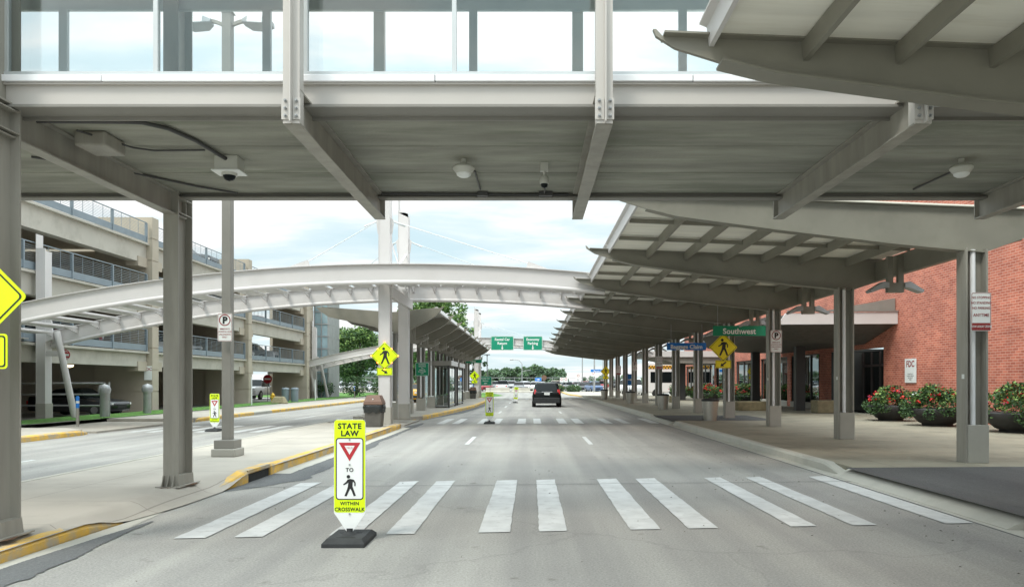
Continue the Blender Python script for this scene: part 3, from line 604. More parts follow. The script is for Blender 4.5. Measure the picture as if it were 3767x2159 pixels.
# ================================================================== ARCHED CABLE TRELLISES
def arch_z(x): return 5.30 - .0085*(x+4.17)**2 if x < -4.17 else 5.30 - .0078*(x+4.17)**2
def trellis(name, label, yf, yr, dz=0, EX=-18.9):
    t = thing(name, label, 'arch', (0, 0, 0))
    for y, s in ((yf, -1), (yr, 1)):
        X0, X1, n = -23.0, 2.35, 56; P = []
        for i in range(n+1):
            x = X0+(X1-X0)*i/n; z = arch_z(x)+dz; tp = min(1, .15 + max(0, (x-X0))/3.0); P.append((x, z, tp))
        b = MB(); b.sweep([[(x, y-.03, z-.55*tp), (x, y+.03, z-.55*tp), (x, y+.03, z), (x, y-.03, z)] for x, z, tp in P])
        b.sweep([[(x, y-.13, z), (x, y+.13, z), (x, y+.13, z+.022), (x, y-.13, z+.022)] for x, z, tp in P])
        b.tube([(x, y, z-.56*tp) for x, z, tp in P], .075, 10)
        b.build('arched_beam', 'white', t)
    x = -21.8
    while x < 2.1:
        z = arch_z(x)+dz-.03; b = MB(); b.box(x-.035, x+.035, yf+.04, yr-.04, z-.10, z); b.prism([(yr-.8, z-.1), (yr-.04, z-.1), (yr-.04, z-.27)], 'x', x-.02, x+.02); b.box(x-.36, x+.36, yf+.04, yr-1.0, z-.14, z-.101); b.build('cross_bar', 'white', t); x += .82
    for y, cx, k in ((yf+.75, -4.85, 1), (yr-.9, -4.85, 0)):
        w = .36; b = MB(); b.box(cx-w/2, cx+w/2, y-.02, y+.02, .151, 7.95); b.box(cx+w/2-.03, cx+w/2, y+.02, y+.42, .151, 7.7); b.prism([(cx-w/2, 7.95), (cx+w/2, 7.78), (cx+w/2, 7.9), (cx-w/2, 8.05)], 'y', y-.02, y+.02)
        b.box(cx-w/2-.012, cx-w/2, y-.04, y+.40, .151, 8.55 if k == 0 else 8.2); b.box(cx-w/2, cx+w/2, y+.40, y+.42, .151, 7.9)
        b.box(cx-w/2+.002, cx+w/2-.031, y+.021, y+.399, 7.6, 7.62); m_ = b.build('mast', 'white', t)
        b = MB(); b.box(cx-w/2-.03, cx+w/2+.03, y-.03, y+.45, .151, .72); b.build('plinth', 'plinth', m_, bev=.008)
        for s in (-1, 1):
            b = MB(); a = cx+s*w/2; b.prism([(a, 7.0), (a+s*.12, 6.9), (a+s*.06, 6.45), (a, 6.45)], 'y', y+.1, y+.14); b.build('cable_lug', 'white', m_)
            yb = yf if k else yr; ax = (-7.3 if s < 0 else .05); az = arch_z(ax)+dz
            b = MB(); b.tube([(a+s*.1, y+.12, 6.86), (ax - s*.12, yb, az+.16)], .015, 8); b.tube([(a+s*.1, y+.12, 6.86), (a+s*.5, y+.12+(yb-y)*.06, 6.86-.08*2.2)], .028, 8); b.build('stay_cable', 'mull', t)
            b = MB(); b.prism([(ax-s*.22, az+.02), (ax-s*.15, az+.24), (ax+s*.02, az+.18), (ax+s*.45, az+.02)], 'y', yb-.02, yb+.02); b.build('cable_anchor', 'white', t)
        b = MB(); b.tube([(cx+.1, y+.1, 6.5 if k else 6.4), (-4.7, (yr-.9) if k else yf+.8, 4.95)], .03, 8); b.build('stay_cable', 'flash', t)
    b = MB(); b.box(-4.75, -4.60, yf+.8, yr-.2, 4.35, 4.7); b.build('tie_beam', 'white', t)
    # low masts and raking struts carrying the left end
    for y, cx in ((yf+.8, EX), (yr-.4, EX)):
        b = MB(); w = .34; b.box(cx-w/2, cx+w/2, y-.02, y+.02, .0, 6.7); b.box(cx+w/2-.03, cx+w/2, y+.02, y+.4, .0, 6.6); b.box(cx-w/2-.012, cx-w/2, y-.03, y+.4, .0, 7.25); b.prism([(cx+w/2, 4.0), (cx+w/2+.22, 3.9), (cx+w/2+.28, 3.2), (cx+w/2, 3.1)], 'y', y, y+.08); m_ = b.build('end_mast', 'white', t)
        b = MB(); b.box(cx-w/2-.02, cx+w/2+.02, y-.035, y+.43, .1, .72); b.build('plinth', 'plinth', m_)
        b = MB(); b.tube([(cx+.55, y+.1, 3.5), (cx+1.25, y+.1, .15)], .12, 12); b.build('raking_strut', 'white', t)
        b = MB(); b.box(cx+w/2, cx+.75, y+.02, y+.1, 2.55, 2.75); b.build('strut_tie', 'white', t)
    return t
trellis('arched_trellis', 'white arched steel trellis with mast and stay cables, nearest beyond the footbridge', 24.6, 30.0)
trellis('arched_trellis', 'distant white arched trellis that carries the two green overhead signs', 67, 72, .1, -20.25)
# ================================================================== BRICK TERMINAL
tm = thing('terminal_building', 'long red brick terminal with dark windows and a recessed glass entrance', 'building', (0, 0, 0))
def wallpiece(y0, y1, z0, z1, x0=15.0, x1=15.35, m='brick', name='brick_wall'):
    b = MB(); b.box(x0, x1, y0, y1, z0, z1); return b.build(name, m, tm)
wallpiece(10.7, 32.7, 0, 9.6)
wallpiece(32.7, 75, 3.05, 9.6)
piers = [(38.4, 40.0), (44.4, 45.0), (50.3, 50.9), (56.3, 56.9), (62.4, 63.0), (68.5, 69.1), (74.4, 75)]
for i, (a, c) in enumerate(piers):
    wallpiece(a, c, 0, 3.05)
    if i: b = MB(); b.box(14.99, 15.32, a-.001, a-.012+.0, 0, 3.04) if False else None
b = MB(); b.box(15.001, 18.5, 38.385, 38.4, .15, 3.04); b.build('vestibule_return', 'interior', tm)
b = MB(); b.box(15.001, 30, 74.99, 75.3, 0, 9.6); b.build('end_wall', 'brickx', tm)
b = MB(); b.box(14.9, 15.45, 10.7, 75, 9.6, 9.8); b.build('roof_coping', 'white', tm)
for i in range(len(piers)-1):
    a, c = piers[i][1], piers[i+1][0]
    b = MB(); b.box(15.12, 15.16, a, c, .45, 3.05)
    w = b.build('window', 'gl_dark', tm)
    b = MB()
    for q in range(4): yq = a + (c-a)*q/3; b.box(15.06, 15.19, max(a, yq-.03)+.001, min(c, yq+.03)-.001, .45, 3.04)
    b.box(15.06, 15.19, a+.03, c-.03, 3.0, 3.045); b.build('window_frame', 'dark', w)
    b = MB(); b.box(14.96, 15.35, a+.002, c-.002, .15, .45); b.build('window_sill', 'plinth', w)
b = MB(); b.box(16.6, 16.64, 32.7, 38.38, .16, 3.04); d = b.build('entrance_door', 'gl_dark', tm)
b = MB()
for q in range(7): yq = 32.75 + q*.93; b.box(16.54, 16.7, yq-.035, yq+.035, .16, 3.0)
b.box(16.54, 16.7, 32.72, 38.3, 2.3, 2.4); b.build('door_frame', 'dark', d)
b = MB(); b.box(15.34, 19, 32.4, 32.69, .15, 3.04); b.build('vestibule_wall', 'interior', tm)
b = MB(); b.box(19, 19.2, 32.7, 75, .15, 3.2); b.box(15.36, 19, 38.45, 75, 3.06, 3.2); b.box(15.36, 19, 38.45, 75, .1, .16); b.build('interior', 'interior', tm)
# entrance roof
er = thing('entrance_canopy', 'low tapered roof with pale fascia over the dark entrance doors', 'canopy', (0, 0, 0))
b = MB(); b.prism([(14.98, 4.42), (10.4, 4.36), (10.1, 3.9), (14.98, 3.93)], 'y', 31.4, 31.5); b.build('fascia', 'white', er)
b = MB(); b.box(14.97-4.5, 14.98, 31.34, 31.5, 4.43, 4.47); b.prism([(14.97, 4.47), (14.97, 5.0), (12.2, 4.5)], 'y', 31.6, 31.7); b.build('roof_edge', 'steeld', er)
b = MB(); b.sweep([[(x, 31.52, max(z, 3.94)), (x, 34.5, z), (x, 46, z), (x, 46, zt), (x, 31.52, zt)] for x, z, zt in ((9.6, 4.05, 4.2), (10.6, 3.55, 4.3), (12.5, 3.3, 4.4), (14.98, 3.25, 4.42))]); b.build('roof_body', 'can', er)
for y in (37.6, 45): b = MB(); b.box(12.9, 13.35, y-.2, y+.2, .151, 3.35); b.build('column', 'dark', er, bev=.02)
# wall-mounted things
t = thing('wall_sign', 'white FDC notice on the brick wall above the flower bowls', 'sign', (14.97, 30.3, 1.85))
b = MB(); b.box(-.02, .0, -.45, .45, -.33, .62); b.build('panel', 'wht', t, bev=.003)
def text_x(s, cy, cz, h, x, m=0, bold=.02):   # lettering on a wall that faces -X; reads left to right towards -Y
    q = MB(); text(q, s, 0, 0, h, 0, 0, bold); b = MB(); b.add([(x, cy - v[0], cz + v[2]) for v in q.v], q.f); return b
text_x('FDC', 0, .42, .24, -.024).build('lettering', 'dred', t, recalc=False)
q = MB()
for i, s in enumerate(('CONNECTION TO', 'AUTOMATIC SPRINKLER', 'AND STANDPIPE', 'SYSTEM')): k = text_x(s, 0, .02-.075*i, .035, -.024); q.add(k.v, k.f)
q.build('small_lettering', 'ink', t, recalc=False)
t = thing('wall_inlet', 'chrome twin fire hose inlet on the brick wall below the FDC notice', 'hose inlet', (14.97, 29.9, 1.05))
b = MB(); b.lathe([(.16, 0), (.16, .03), (.06, .06)], 0, 0, 16); b.v = [(-z, x, y) for x, y, z in b.v]; b.tube([(-.04, -.1, 0), (-.2, -.12, -.08)], .06, 10); b.tube([(-.04, .1, 0), (-.2, .12, -.08)], .06, 10); b.build('body', 'chrome', t)
b = MB(); b.tube([(-.2, -.12, -.08), (-.24, -.125, -.1)], .07, 10); b.tube([(-.2, .12, -.08), (-.24, .125, -.1)], .07, 10); b.build('cap', 'grey', t)

# ================================================================== PLANTS
def leafcloud(b, c, r, n, size, m=(0,), flat=1., rnd=random):
    for _ in range(n):
        while 1:
            d = Vector((rnd.gauss(0, 1), rnd.gauss(0, 1), rnd.gauss(0, 1)))
            if d.length > .05: break
        d.normalize(); d *= r*rnd.uniform(.35, 1.08)**.6; p = Vector(c) + Vector((d.x, d.y, d.z*flat))
        u = Vector((rnd.gauss(0, 1), rnd.gauss(0, 1), rnd.gauss(0, .6))).normalized(); w = u.cross(Vector((rnd.gauss(0, 1), rnd.gauss(0, 1), rnd.gauss(0, 1)))).normalized(); s = size*rnd.uniform(.6, 1.4)
        b.add([p-u*s, p-w*s*.55, p+u*s, p+w*s*.55], [(0, 1, 2, 3)], rnd.choice(m))
def tree(name, loc, h, cr, trunk, label, kinds=('leafd', 'leafa', 'leafb'), group='trees beyond the kerbs', n=26, seed=1, leaf=.16, cz=None, dens=230, squash=1.0):
    rnd = random.Random(seed); t = thing(name, label, 'tree', loc, group=group)
    b = MB(); r0 = max(.10, h*.024); b.tube([(0, 0, -.05), (.03, 0, trunk*.6), (.0, .05, trunk), (.05, 0, h*.7)], r0, 10, r1=r0*.3)
    blobs = []; c0 = cz or (trunk + (h-trunk)*.52); H2 = (h-trunk)/2
    for i in range(n):
        a = rnd.uniform(0, 2*pi); v = rnd.uniform(-1, 1); rr = cr*math.sqrt(max(0, 1-v*v*.85))*rnd.uniform(.35, .92)
        blobs.append(((rr*cos(a), rr*sin(a), c0 + v*H2*.86), cr*rnd.uniform(.22, .40)))
    for i, (p, r) in enumerate(blobs):
        if i % 2 == 0: b.tube([(0, 0, trunk*rnd.uniform(.8, 1.1)), (p[0]*.45, p[1]*.45, trunk + (p[2]-trunk)*.55), p], r0*.42, 6, r1=.015)
    b.build('trunk', 'bark', t)
    b = MB()
    for p, r in blobs: leafcloud(b, p, r, int(dens*(r/(cr*.3))**2), leaf, (0, 0, 1) if p[2] < c0 else (0, 1, 1, 2), .8, rnd)
    b.build('crown', list(kinds), t, recalc=False)
    return t
tree('broadleaf_tree', (-19.6, 86, 0), 7.2, 3.3, 2.1, 'dark round tree standing on the lawn beside the glass stair tower', seed=3)
tree('broadleaf_tree', (-12.0, 92, 0), 12.0, 4.4, 2.5, 'tall light green tree rising above the island canopy roof', ('leafa', 'leafa', 'leafb'), seed=5, n=34, leaf=.2)
tree('broadleaf_tree', (-9.6, 100, 0), 10.2, 2.9, 3, 'narrow light green treetop just left of the far mast', ('leafa', 'leafa', 'leafb'), seed=8, leaf=.2)
tree('broadleaf_tree', (-15.2, 96, 0), 7.8, 3.6, 2.2, 'dark tree seen left of the front trellis mast', seed=9, leaf=.18)
tree('broadleaf_tree', (-24.5, 108, 0), 8.5, 4.2, 2.2, 'dark tree half hidden behind the stair tower', seed=12, leaf=.2)
tree('pine_tree', (-6.9, 95, 0), 7.6, 1.35, .8, 'ragged narrow evergreen just right of the far mast', ('leafd', 'leafd', 'leafa'), seed=14, n=22, leaf=.14, dens=90)
def bush(loc, r, label, seed, h=.75, group='clipped bushes on the lawn'):
    rnd = random.Random(seed); t = thing('bush', label, 'bush', loc, group=group)
    b = MB(); b.tube([(0, 0, 0), (0, 0, r*.5)], .05, 6); b.build('stem', 'bark', t)
    b = MB(); leafcloud(b, (0, 0, r*h), r, 1500, .09, (0, 0, 1), h, rnd); b.build('foliage', ['leafd', 'leafa'], t, recalc=False)
bush((-17.5, 76, .15), 1.35, 'round dark clipped bush below the dark lawn tree', 31); bush((-14.4, 75, .15), 1.3, 'round dark clipped bush just left of the trellis mast', 32)
bush((-20.0, 73.5, .15), 1.1, 'small dark bush at the foot of the stair tower', 33); bush((-10.4, 75, .15), 1.5, 'dark bush behind the yellow taxi', 34); bush((-8.6, 77, .15), 1.5, 'dark bush right of the yellow taxi', 35)
sheet('grass_lawn', [(-34, 79), (-4.2, 79), (-3.2, 88), (-6, 112), (-34, 112)], .02, 'grass', 'stuff')
sheet('grass_lawn', [(-7.0, 71.5), (-5.2, 71.5), (-4.2, 79), (-7.0, 79)], .02, 'grass', 'stuff')
# far wood behind the car park: each crown its own
for i in range(17):
    x = -17 + i*1.65 + random.uniform(-.5, .5); h = 4.3 + 2.2*sin(pi*min(1, max(0, (x+18)/36)))*1.0 + random.uniform(-1.2, .9) - (1.0 if x > 8 else 0)
    nm = ['leftmost', 'second', 'third', 'fourth', 'fifth', 'sixth', 'seventh', 'eighth', 'ninth', 'tenth', 'eleventh', 'twelfth', 'thirteenth', 'fourteenth', 'fifteenth', 'sixteenth', 'rightmost'][i]
    tree('distant_tree', (x, 262 + random.uniform(-8, 8), -1.5), h+1.8, 3.4, .8, 'hazy green tree in the distant row behind the car park, %s from the left' % nm if i not in (0, 16) else 'hazy green tree, %s of the distant row behind the car park' % nm, ('leaff', 'leaff', 'leafa'), 'distant trees behind the car park', n=20, seed=50+i, leaf=.36, dens=110)
for i in range(5):
    tree('distant_tree', (22 + i*7, 300, -1.5), 5 + random.uniform(-.5, .8), 4.2, .5, 'low far tree on the right horizon, %s behind the parked trucks' % ['first', 'second', 'third', 'fourth', 'fifth'][i], ('leaff', 'leaff', 'leafa'), 'low trees on the right horizon', n=12, seed=90+i, leaf=.45, dens=60)
for i in range(7):
    tree('distant_tree', (-82 + i*9.5, 250, -1.5), 5.8 + random.uniform(-.6, 1), 5.5, 1, 'far tree seen past the garage and mast, number %s from the left' % ['one', 'two', 'three', 'four', 'five', 'six', 'seven'][i], ('leaff', 'leaff', 'leafa'), 'distant trees on the left horizon', n=14, seed=110+i, leaf=.5, dens=70)

def planter(loc, r, label, seed, spiky=False, s=1.0):
    rnd = random.Random(seed); t = thing('flower_bowl', label, 'planter', loc, group='flower bowls along the terminal wall')
    b = MB(); b.lathe([(r*.52, 0), (r*.52, .06), (r*.62, .10), (r*.90, .34), (r*1.0, .52), (r*.97, .55), (r*.88, .52), (r*.3, .48), (.001, .48)], 0, 0, 28); b.build('bowl', 'bowl', t)
    b = MB()
    for i in range(13):
        a = rnd.uniform(0, 2*pi); q = r*rnd.uniform(.1, .98); leafcloud(b, (q*cos(a), q*sin(a), .68 + (r-q)*.50 + rnd.uniform(-.04, .1)), r*.38, 190, .05, (0, 0, 1, 2), .8, rnd)
    for i in range(14):
        a = rnd.uniform(0, 2*pi); leafcloud(b, (r*1.03*cos(a), r*1.03*sin(a), .48 + rnd.uniform(-.14, .10)), r*.22, 80, .045, (0, 0, 1), 1.0, rnd)
    if spiky:
        for i in range(26):
            a = rnd.uniform(0, 2*pi); l = rnd.uniform(.1, .30); p = Vector((0.02*cos(a), .02*sin(a), .85)); q = p + Vector((l*cos(a), l*sin(a), rnd.uniform(.35, .55))); w = Vector((-sin(a), cos(a), 0))*.018
            b.add([p-w, p+w, q], [(0, 1, 2)], 1)
    b.build('foliage', ['leafd', 'leafa', 'leafb'], t, recalc=False)
    b = MB()
    for i in range(60):
        a = rnd.uniform(0, 2*pi); q = r*rnd.uniform(.1, 1.1); c = (q*cos(a), q*sin(a), .80 + (r-q)*.5 + rnd.uniform(-.12, .08)); leafcloud(b, c, .07, 12, .04, (0, 0, 1) if i % 4 == 0 else (0,), .7, rnd)
    b.build('blossom', ['fred', 'fpink'], t, recalc=False)
PL = [((13.05, 27.9, .155), .80, 'black bowl of red flowers below the FDC notice', False), ((13.0, 24.6, .155), .86, 'black bowl of red and pink flowers just left of the nearest canopy column', True), ((13.6, 21.4, .155), .95, 'large black bowl of red flowers at the right edge', True),
      ((13.3, 50.5, .155), .85, 'flower bowl in front of the windows behind the concrete bench', False), ((13.4, 48, .155), .85, 'flower bowl beside the stone bench', False), ((13.2, 57, .155), .9, 'red flower bowl seen past the crosswalk sign post', False), ((13.2, 60, .155), .9, 'red flower bowl beyond the steel bin', False), ((13.2, 68.5, .155), .95, 'farthest red flower bowl below the Baggage Claim sign', False)]
for i, (l, r, lab, sp_) in enumerate(PL): planter(l, r, lab, 200+i, sp_)
b = MB(); b.frust(10.15, 11.5, 37.5, 38.3, .152, 10.0, 11.7, 37.4, 38.4, .60); tag(b.build('concrete_bench', 'bench', bev=.03), 'tapered dark concrete block seat in front of the flower bowls and windows', 'bench')
b = MB(); b.box(12.9, 14.1, 34.6, 35.5, .152, .72); tag(b.build('stone_block', 'bench', bev=.04), 'square aggregate stone block by the entrance beside the second canopy column', 'block')
b = MB(); b.box(9.6, 10.2, 53, 53.6, .152, .62); tag(b.build('stone_block', 'bench', bev=.04), 'small aggregate stone block behind the Baggage Claim sign column', 'block')

# ================================================================== PARKING GARAGE
gr = thing('parking_garage', 'beige concrete multi-storey parking garage with grey rails along the left side', 'building', (0, 0, 0))
GXF = -19.35
PI_ = [(25.0, 25.7, 9.85), (38.5, 39.15, 9.85), (51.6, 52.25, 9.85), (65.0, 65.7, 9.85)]
for a, c, h in PI_:
    b = MB(); nn_ = 9
    for k in range(nn_): b.box(-21.9, -19.0, a, c, 0 + h*k/nn_ + .0, h*(k+1)/nn_ - .045)
    b.box(-21.87, -19.03, a+.03, c-.03, .01, h-.05); b.build('pier', 'conc', gr)
LV = [(7.48, 8.50, 9.46), (4.91, 5.86, 6.91), (2.32, 3.09, 4.15)]
for bi in range(4):
    ya, yb = (9, 25.0) if bi == 0 else (PI_[bi-1][1], PI_[bi][0])
    for li, (zb, zt, zr) in enumerate(LV):
        b = MB(); b.box(GXF-.4, GXF+.05, ya+.01, yb-.01, zb, zt-.12); b.box(GXF-.45, GXF+.22, ya+.01, yb-.01, zt-.12, zt-.02); b.build('spandrel_beam', 'conc_lt', gr)
        for yy in (ya, yb):
            b = MB(); d = .9 if yy == ya else -.9; b.box(GXF-.5, GXF+.10, min(yy, yy+d)+.012, max(yy, yy+d)-.012, zb-.22, zb+.25); b.build('corbel', 'conc', gr)
        b = MB(); b.box(-34, GXF-.46, ya, yb, zt-.30, zt-.06); b.build('floor_slab', 'conc', gr)
        # rail: kick plate, posts, thin bars and mesh stays
        r = thing('railing', None, None); r.parent = gr
        b = MB(); b.box(GXF+.13, GXF+.16, ya+.15, yb-.15, zt+.02, zt+.32); b.build('kick_plate', 'rail', r)
        n = max(2, int((yb-ya)/2.6))
        for k in range(n+1): b = MB(); yq = ya+.2 + (yb-ya-.4)*k/n; b.box(GXF+.08, GXF+.20, yq-.04, yq+.04, zt-.1, zr+.0); b.build('post', 'rail', r)
        b = MB(); b.box(GXF+.12, GXF+.17, ya+.15, yb-.15, zr, zr+.04)
        for k in range(8): z = zt+.38 + (zr-zt-.42)*k/8; b.box(GXF+.137, GXF+.149, ya+.15, yb-.15, z, z+.014)
        for k in range(n*4+1): yq = ya+.2 + (yb-ya-.4)*k/(n*4); b.box(GXF+.135, GXF+.15, yq-.009, yq+.009, zt+.3, zr)
        b.build('bars', 'rail', r)
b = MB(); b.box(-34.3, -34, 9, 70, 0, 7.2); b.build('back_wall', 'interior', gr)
b = MB(); b.box(-34, -21.9, 38.7, 39.0, 0, 7.4); b.build('cross_wall', 'conc', gr)
b = MB(); b.box(-34, -21.9, 51.8, 52.1, 0, 5.6); b.build('cross_wall', 'conc', gr)
b = MB(); b.box(-26, -23.5, 31, 31.4, 3.1, 5.3); b.build('ramp_wall', 'conc', gr)
for y in (30, 33.6, 45): b = MB(); b.lathe([(.16, 0), (.14, -.08), (.0001, -.12)], -20.2, y, 14, cz=2.3); b.build('ceiling_lamp', 'lampwarm', gr)
# stair tower
st = thing('stair_tower', 'glass stair tower with beige panels at the far end of the garage', 'building', (0, 0, 0))
b = MB()
for k in range(8): b.box(-23.5, -20.6, 69.0, 72.5, .01+k*1.2, (k+1)*1.2-.03)
b.box(-23.4, -20.65, 69.1, 72.4, 0, 9.5); b.build('panel_wall', 'conc', st)
b = MB(); b.box(-20.6, -19.3, 73, 77, 0, 9.4); b.build('glazing', 'towerglass', st)
b = MB()
for z in [k*1.17 for k in range(9)]: b.box(-20.65, -19.24, 72.93, 77.05, z, z+.10)
for x in (-20.62, -19.95, -19.32): b.box(x-.04, x+.06, 72.94, 77.04, 0, 9.5)
for y in (74.3, 75.7): b.box(-19.36, -19.25, y-.04, y+.04, 0, 9.5)
b.build('mullion', 'grey', st)
b = MB(); b.box(-21.6, -19.0, 72.6, 77.3, 9.5, 9.75); b.build('roof', 'grey', st)
b = MB()
for k in range(4): b.box(-21.7, -20.66, 72.6, 72.8, k*2.4, k*2.4+1.1)
b.build('landing', 'can', st)

# ================================================================== VEHICLES
CS = {'sedan': [(0, .24, .40, .46, .78, .74), (.03, .17, .45, .52, .92, .84), (.29, .15, .60, .64, 1, .84), (.43, .15, .63, .96, 1, .66), (.5, .15, .64, 1, 1, .66), (.68, .15, .65, .97, 1, .66), (.84, .16, .66, .71, 1, .78), (.97, .18, .62, .69, .94, .82), (1, .24, .52, .62, .84, .76)],
      'suv': [(0, .22, .46, .52, .80, .76), (.03, .17, .50, .58, .93, .86), (.25, .15, .60, .63, 1, .86), (.38, .15, .61, .95, 1, .70), (.46, .15, .62, 1, 1, .70), (.88, .15, .64, .97, 1, .68), (.965, .16, .62, .66, .98, .80), (.99, .18, .58, .62, .95, .82), (1, .24, .5, .57, .86, .78)],
      'van': [(0, .2, .42, .50, .82, .78), (.03, .15, .46, .54, .95, .88), (.14, .14, .52, .58, 1, .86), (.27, .14, .54, .97, 1, .84), (.32, .14, .55, 1, 1, .84), (.97, .14, .56, .99, 1, .84), (.975, .14, .56, .97, 1, .84), (.99, .16, .5, .9, .98, .84), (1, .18, .5, .88, .95, .82)],
      'pickup': [(0, .25, .48, .54, .82, .78), (.03, .2, .52, .60, .95, .88), (.27, .2, .60, .64, 1, .86), (.38, .2, .61, .96, 1, .70), (.42, .2, .62, 1, 1, .70), (.58, .2, .62, .98, 1, .70), (.62, .2, .60, .62, 1, .94), (.98, .2, .60, .62, 1, .94), (1, .25, .58, .60, .95, .9)]}
def car_shell(kind, W, H, Ln):
    b = MB(); S = CS[kind]; rings = []
    for fy, zb, zt, zz_, hw, tf in S:
        y = (fy-.5)*Ln; w = W/2*hw; z0, z1, z2 = zb*H, zt*H, zz_*H
        h = [(w*.90, z0), (w*.985, z0+.10*H), (w, (z0+z1)/2), (w*.97, z1-.02*H), (w*.93, z1), (W/2*tf+.05*W*(z2 > z1+.2*H), z2-.035*H if z2 > z1+.1*H else z2-.008), (W/2*tf-.03*W, z2)]
        rings.append([(-x, y, z) for x, z in h] + [(x, y, z) for x, z in reversed(h)])
    n = 14; vs = [p for r in rings for p in r]; fb = []; fg = []
    for i in range(len(S)-1):
        gh = S[i][3]-S[i][2] > .2 and S[i+1][3]-S[i+1][2] > .2; one = (S[i][3]-S[i][2] > .2) != (S[i+1][3]-S[i+1][2] > .2)
        for j in range(n):
            f = (i*n+j, i*n+(j+1) % n, (i+1)*n+(j+1) % n, (i+1)*n+j)
            glassy = (gh and j in (4, 8)) or (one and j in (4, 5, 6, 7, 8))
            (fg if glassy else fb).append(f)
    fb.append(list(range(n))[::-1]); fb.append([(len(S)-1)*n+k for k in range(n)])
    b.add(vs, fb, 0, True); b.add(vs, fg, 1, False)
    return b
def small_car(kind, W, H, Ln):
    b = car_shell(kind, W, H, Ln)
    for sx in (-1, 1):
        for fy in (.19, .80):
            y = (fy-.5)*Ln; r = .33*H/1.5; b.tube([(sx*(W/2-.18), y, r), (sx*(W/2+.01), y, r)], r, 16, 2, False); b.tube([(sx*(W/2+.01), y, r), (sx*(W/2+.02), y, r)], r*.6, 12, 5, False)
        b.box(sx*W*.36-.13, sx*W*.36+.13, -Ln/2-.012+.02, -Ln/2+.09, .40*H, .47*H, 3); b.box(sx*W*.39-.09, sx*W*.39+.09, Ln/2-.08, Ln/2+.006, .42*H, .54*H, 4)
    b.box(-W*.2, W*.2, -Ln/2-.006, -Ln/2+.06, .27*H, .40*H, 2); b.box(-.26, .26, Ln/2-.03, Ln/2+.012, .38*H, .46*H, 3)
    for sx in (-1, 1):
        for fy in (.42, .58, .70)[:3 if kind != 'van' else 2]:
            pass
    return b
protos = {}
def place_car(kind, paint, x, y, rz, label, group=None, z=0, s=1.0, name=None, cat=None):
    D = {'sedan': (1.80, 1.45, 4.7), 'suv': (1.86, 1.70, 4.6), 'van': (1.98, 2.15, 5.6), 'pickup': (1.98, 1.85, 5.7)}[kind]
    if kind not in protos: protos[kind] = small_car(kind, *D)
    key = (kind, paint)
    if key in protos: o = protos[key].copy(); COL.objects.link(o)
    else: o = protos[kind].build(name or 'parked_'+kind, [paint, 'cwin', 'tyre', 'head', 'tail', 'rim']); protos[key] = o
    o.location = (x, y, z); o.rotation_euler = (0, 0, rz); o.scale = (s, s, s); return tag(o, label, cat or {'sedan': 'car', 'suv': 'suv', 'van': 'van', 'pickup': 'pickup'}[kind], group)
# the black SUV driving ahead
sv_ = thing('suv', 'black SUV driving away in the middle of the road', 'suv', (.96, 49.5, 0), rotz=pi)
W_, H_, L_2 = 1.78, 1.52, 4.5
sb = car_shell('suv', W_, H_, L_2); body = MB(); body.v, body.f, body.m, body.s = sb.v, sb.f, sb.m, sb.s
body.build('body', ['blk_paint', 'cwin'], sv_)
b = MB(); b.box(-.80, .80, 2.10, 2.30, .26, .60); b.build('rear_bumper', 'black', sv_, bev=.04)
for s in (-1, 1):
    b = MB(); b.frust(s*.72-.09, s*.72+.09, 2.08, 2.24, .82, s*.74-.06, s*.70+.05, 2.02, 2.16, 1.10); b.build('tail_light', 'tail', sv_, bev=.015)
    b = MB(); b.box(s*.86-.0, s*.86+s*.18, -.72, -.62, .98, 1.10) if s > 0 else b.box(s*.86+s*.18, s*.86, -.72, -.62, .98, 1.10); b.build('side_mirror', 'blk_paint', sv_, bev=.02)
    b = MB(); b.tube([(s*.60, -.9, 1.53), (s*.60, 1.4, 1.54)], .018, 6); b.build('roof_rail', 'chrome', sv_)
    for y in (-1.42, 1.38):
        b = MB(); xs_ = sorted((s*.68, s*.91)); b.tube([(xs_[0], y, .345), (xs_[1], y, .345)], .345, 22, 0, False); w = b.build('wheel', 'tyre', sv_)
        b = MB(); b.tube([(s*.90, y, .345), (s*.92, y, .345)], .22, 16, 0, False); b.build('rim', 'rim', w)
b = MB(); b.box(-.33, .33, 2.235, 2.262, .93, .965); b.build('chrome_strip', 'chrome', sv_)
b = MB(); b.box(-.17, .17, 2.245, 2.268, .76, .90); b.build('licence_plate', 'wht', sv_)
b = MB(); b.frust(-.60, .60, 2.12, 2.16, .98, -.55, .55, 1.82, 1.86, 1.44); b.build('rear_window', 'cwin', sv_, bev=.01)
b = MB(); b.tube([(0, 1.6, 1.5), (0, 1.75, 1.78)], .008, 5); b.build('antenna', 'black', sv_)
# taxi
tx = thing('taxi', 'yellow taxi seen from behind between the island columns', 'taxi', (-8.55, 60, 0), rotz=pi)
sb = car_shell('sedan', 1.86, 1.45, 5.2); sb.build('body', ['taxi', 'cwin'], tx)
for s in (-1, 1):
    b = MB(); b.box(s*.74-.14, s*.74+.14, 2.50, 2.60, .72, .90); b.build('tail_light', 'tail', tx)
    for y in (-1.6, 1.6): b = MB(); b.tube([(s*.70, y, .33), (s*.94, y, .33)], .33, 18, 0, False); b.build('wheel', 'tyre', tx)
b = MB(); b.box(-.88, .88, 2.50, 2.64, .36, .56); b.build('rear_bumper', 'black', tx, bev=.03)
b = MB(); b.box(-.18, .18, 2.60, 2.63, .70, .82); b.build('licence_plate', 'wht', tx)
b = MB(); b.box(-.25, .25, -.2, .0, 1.46, 1.60); b.build('roof_sign', 'wht', tx, bev=.02)
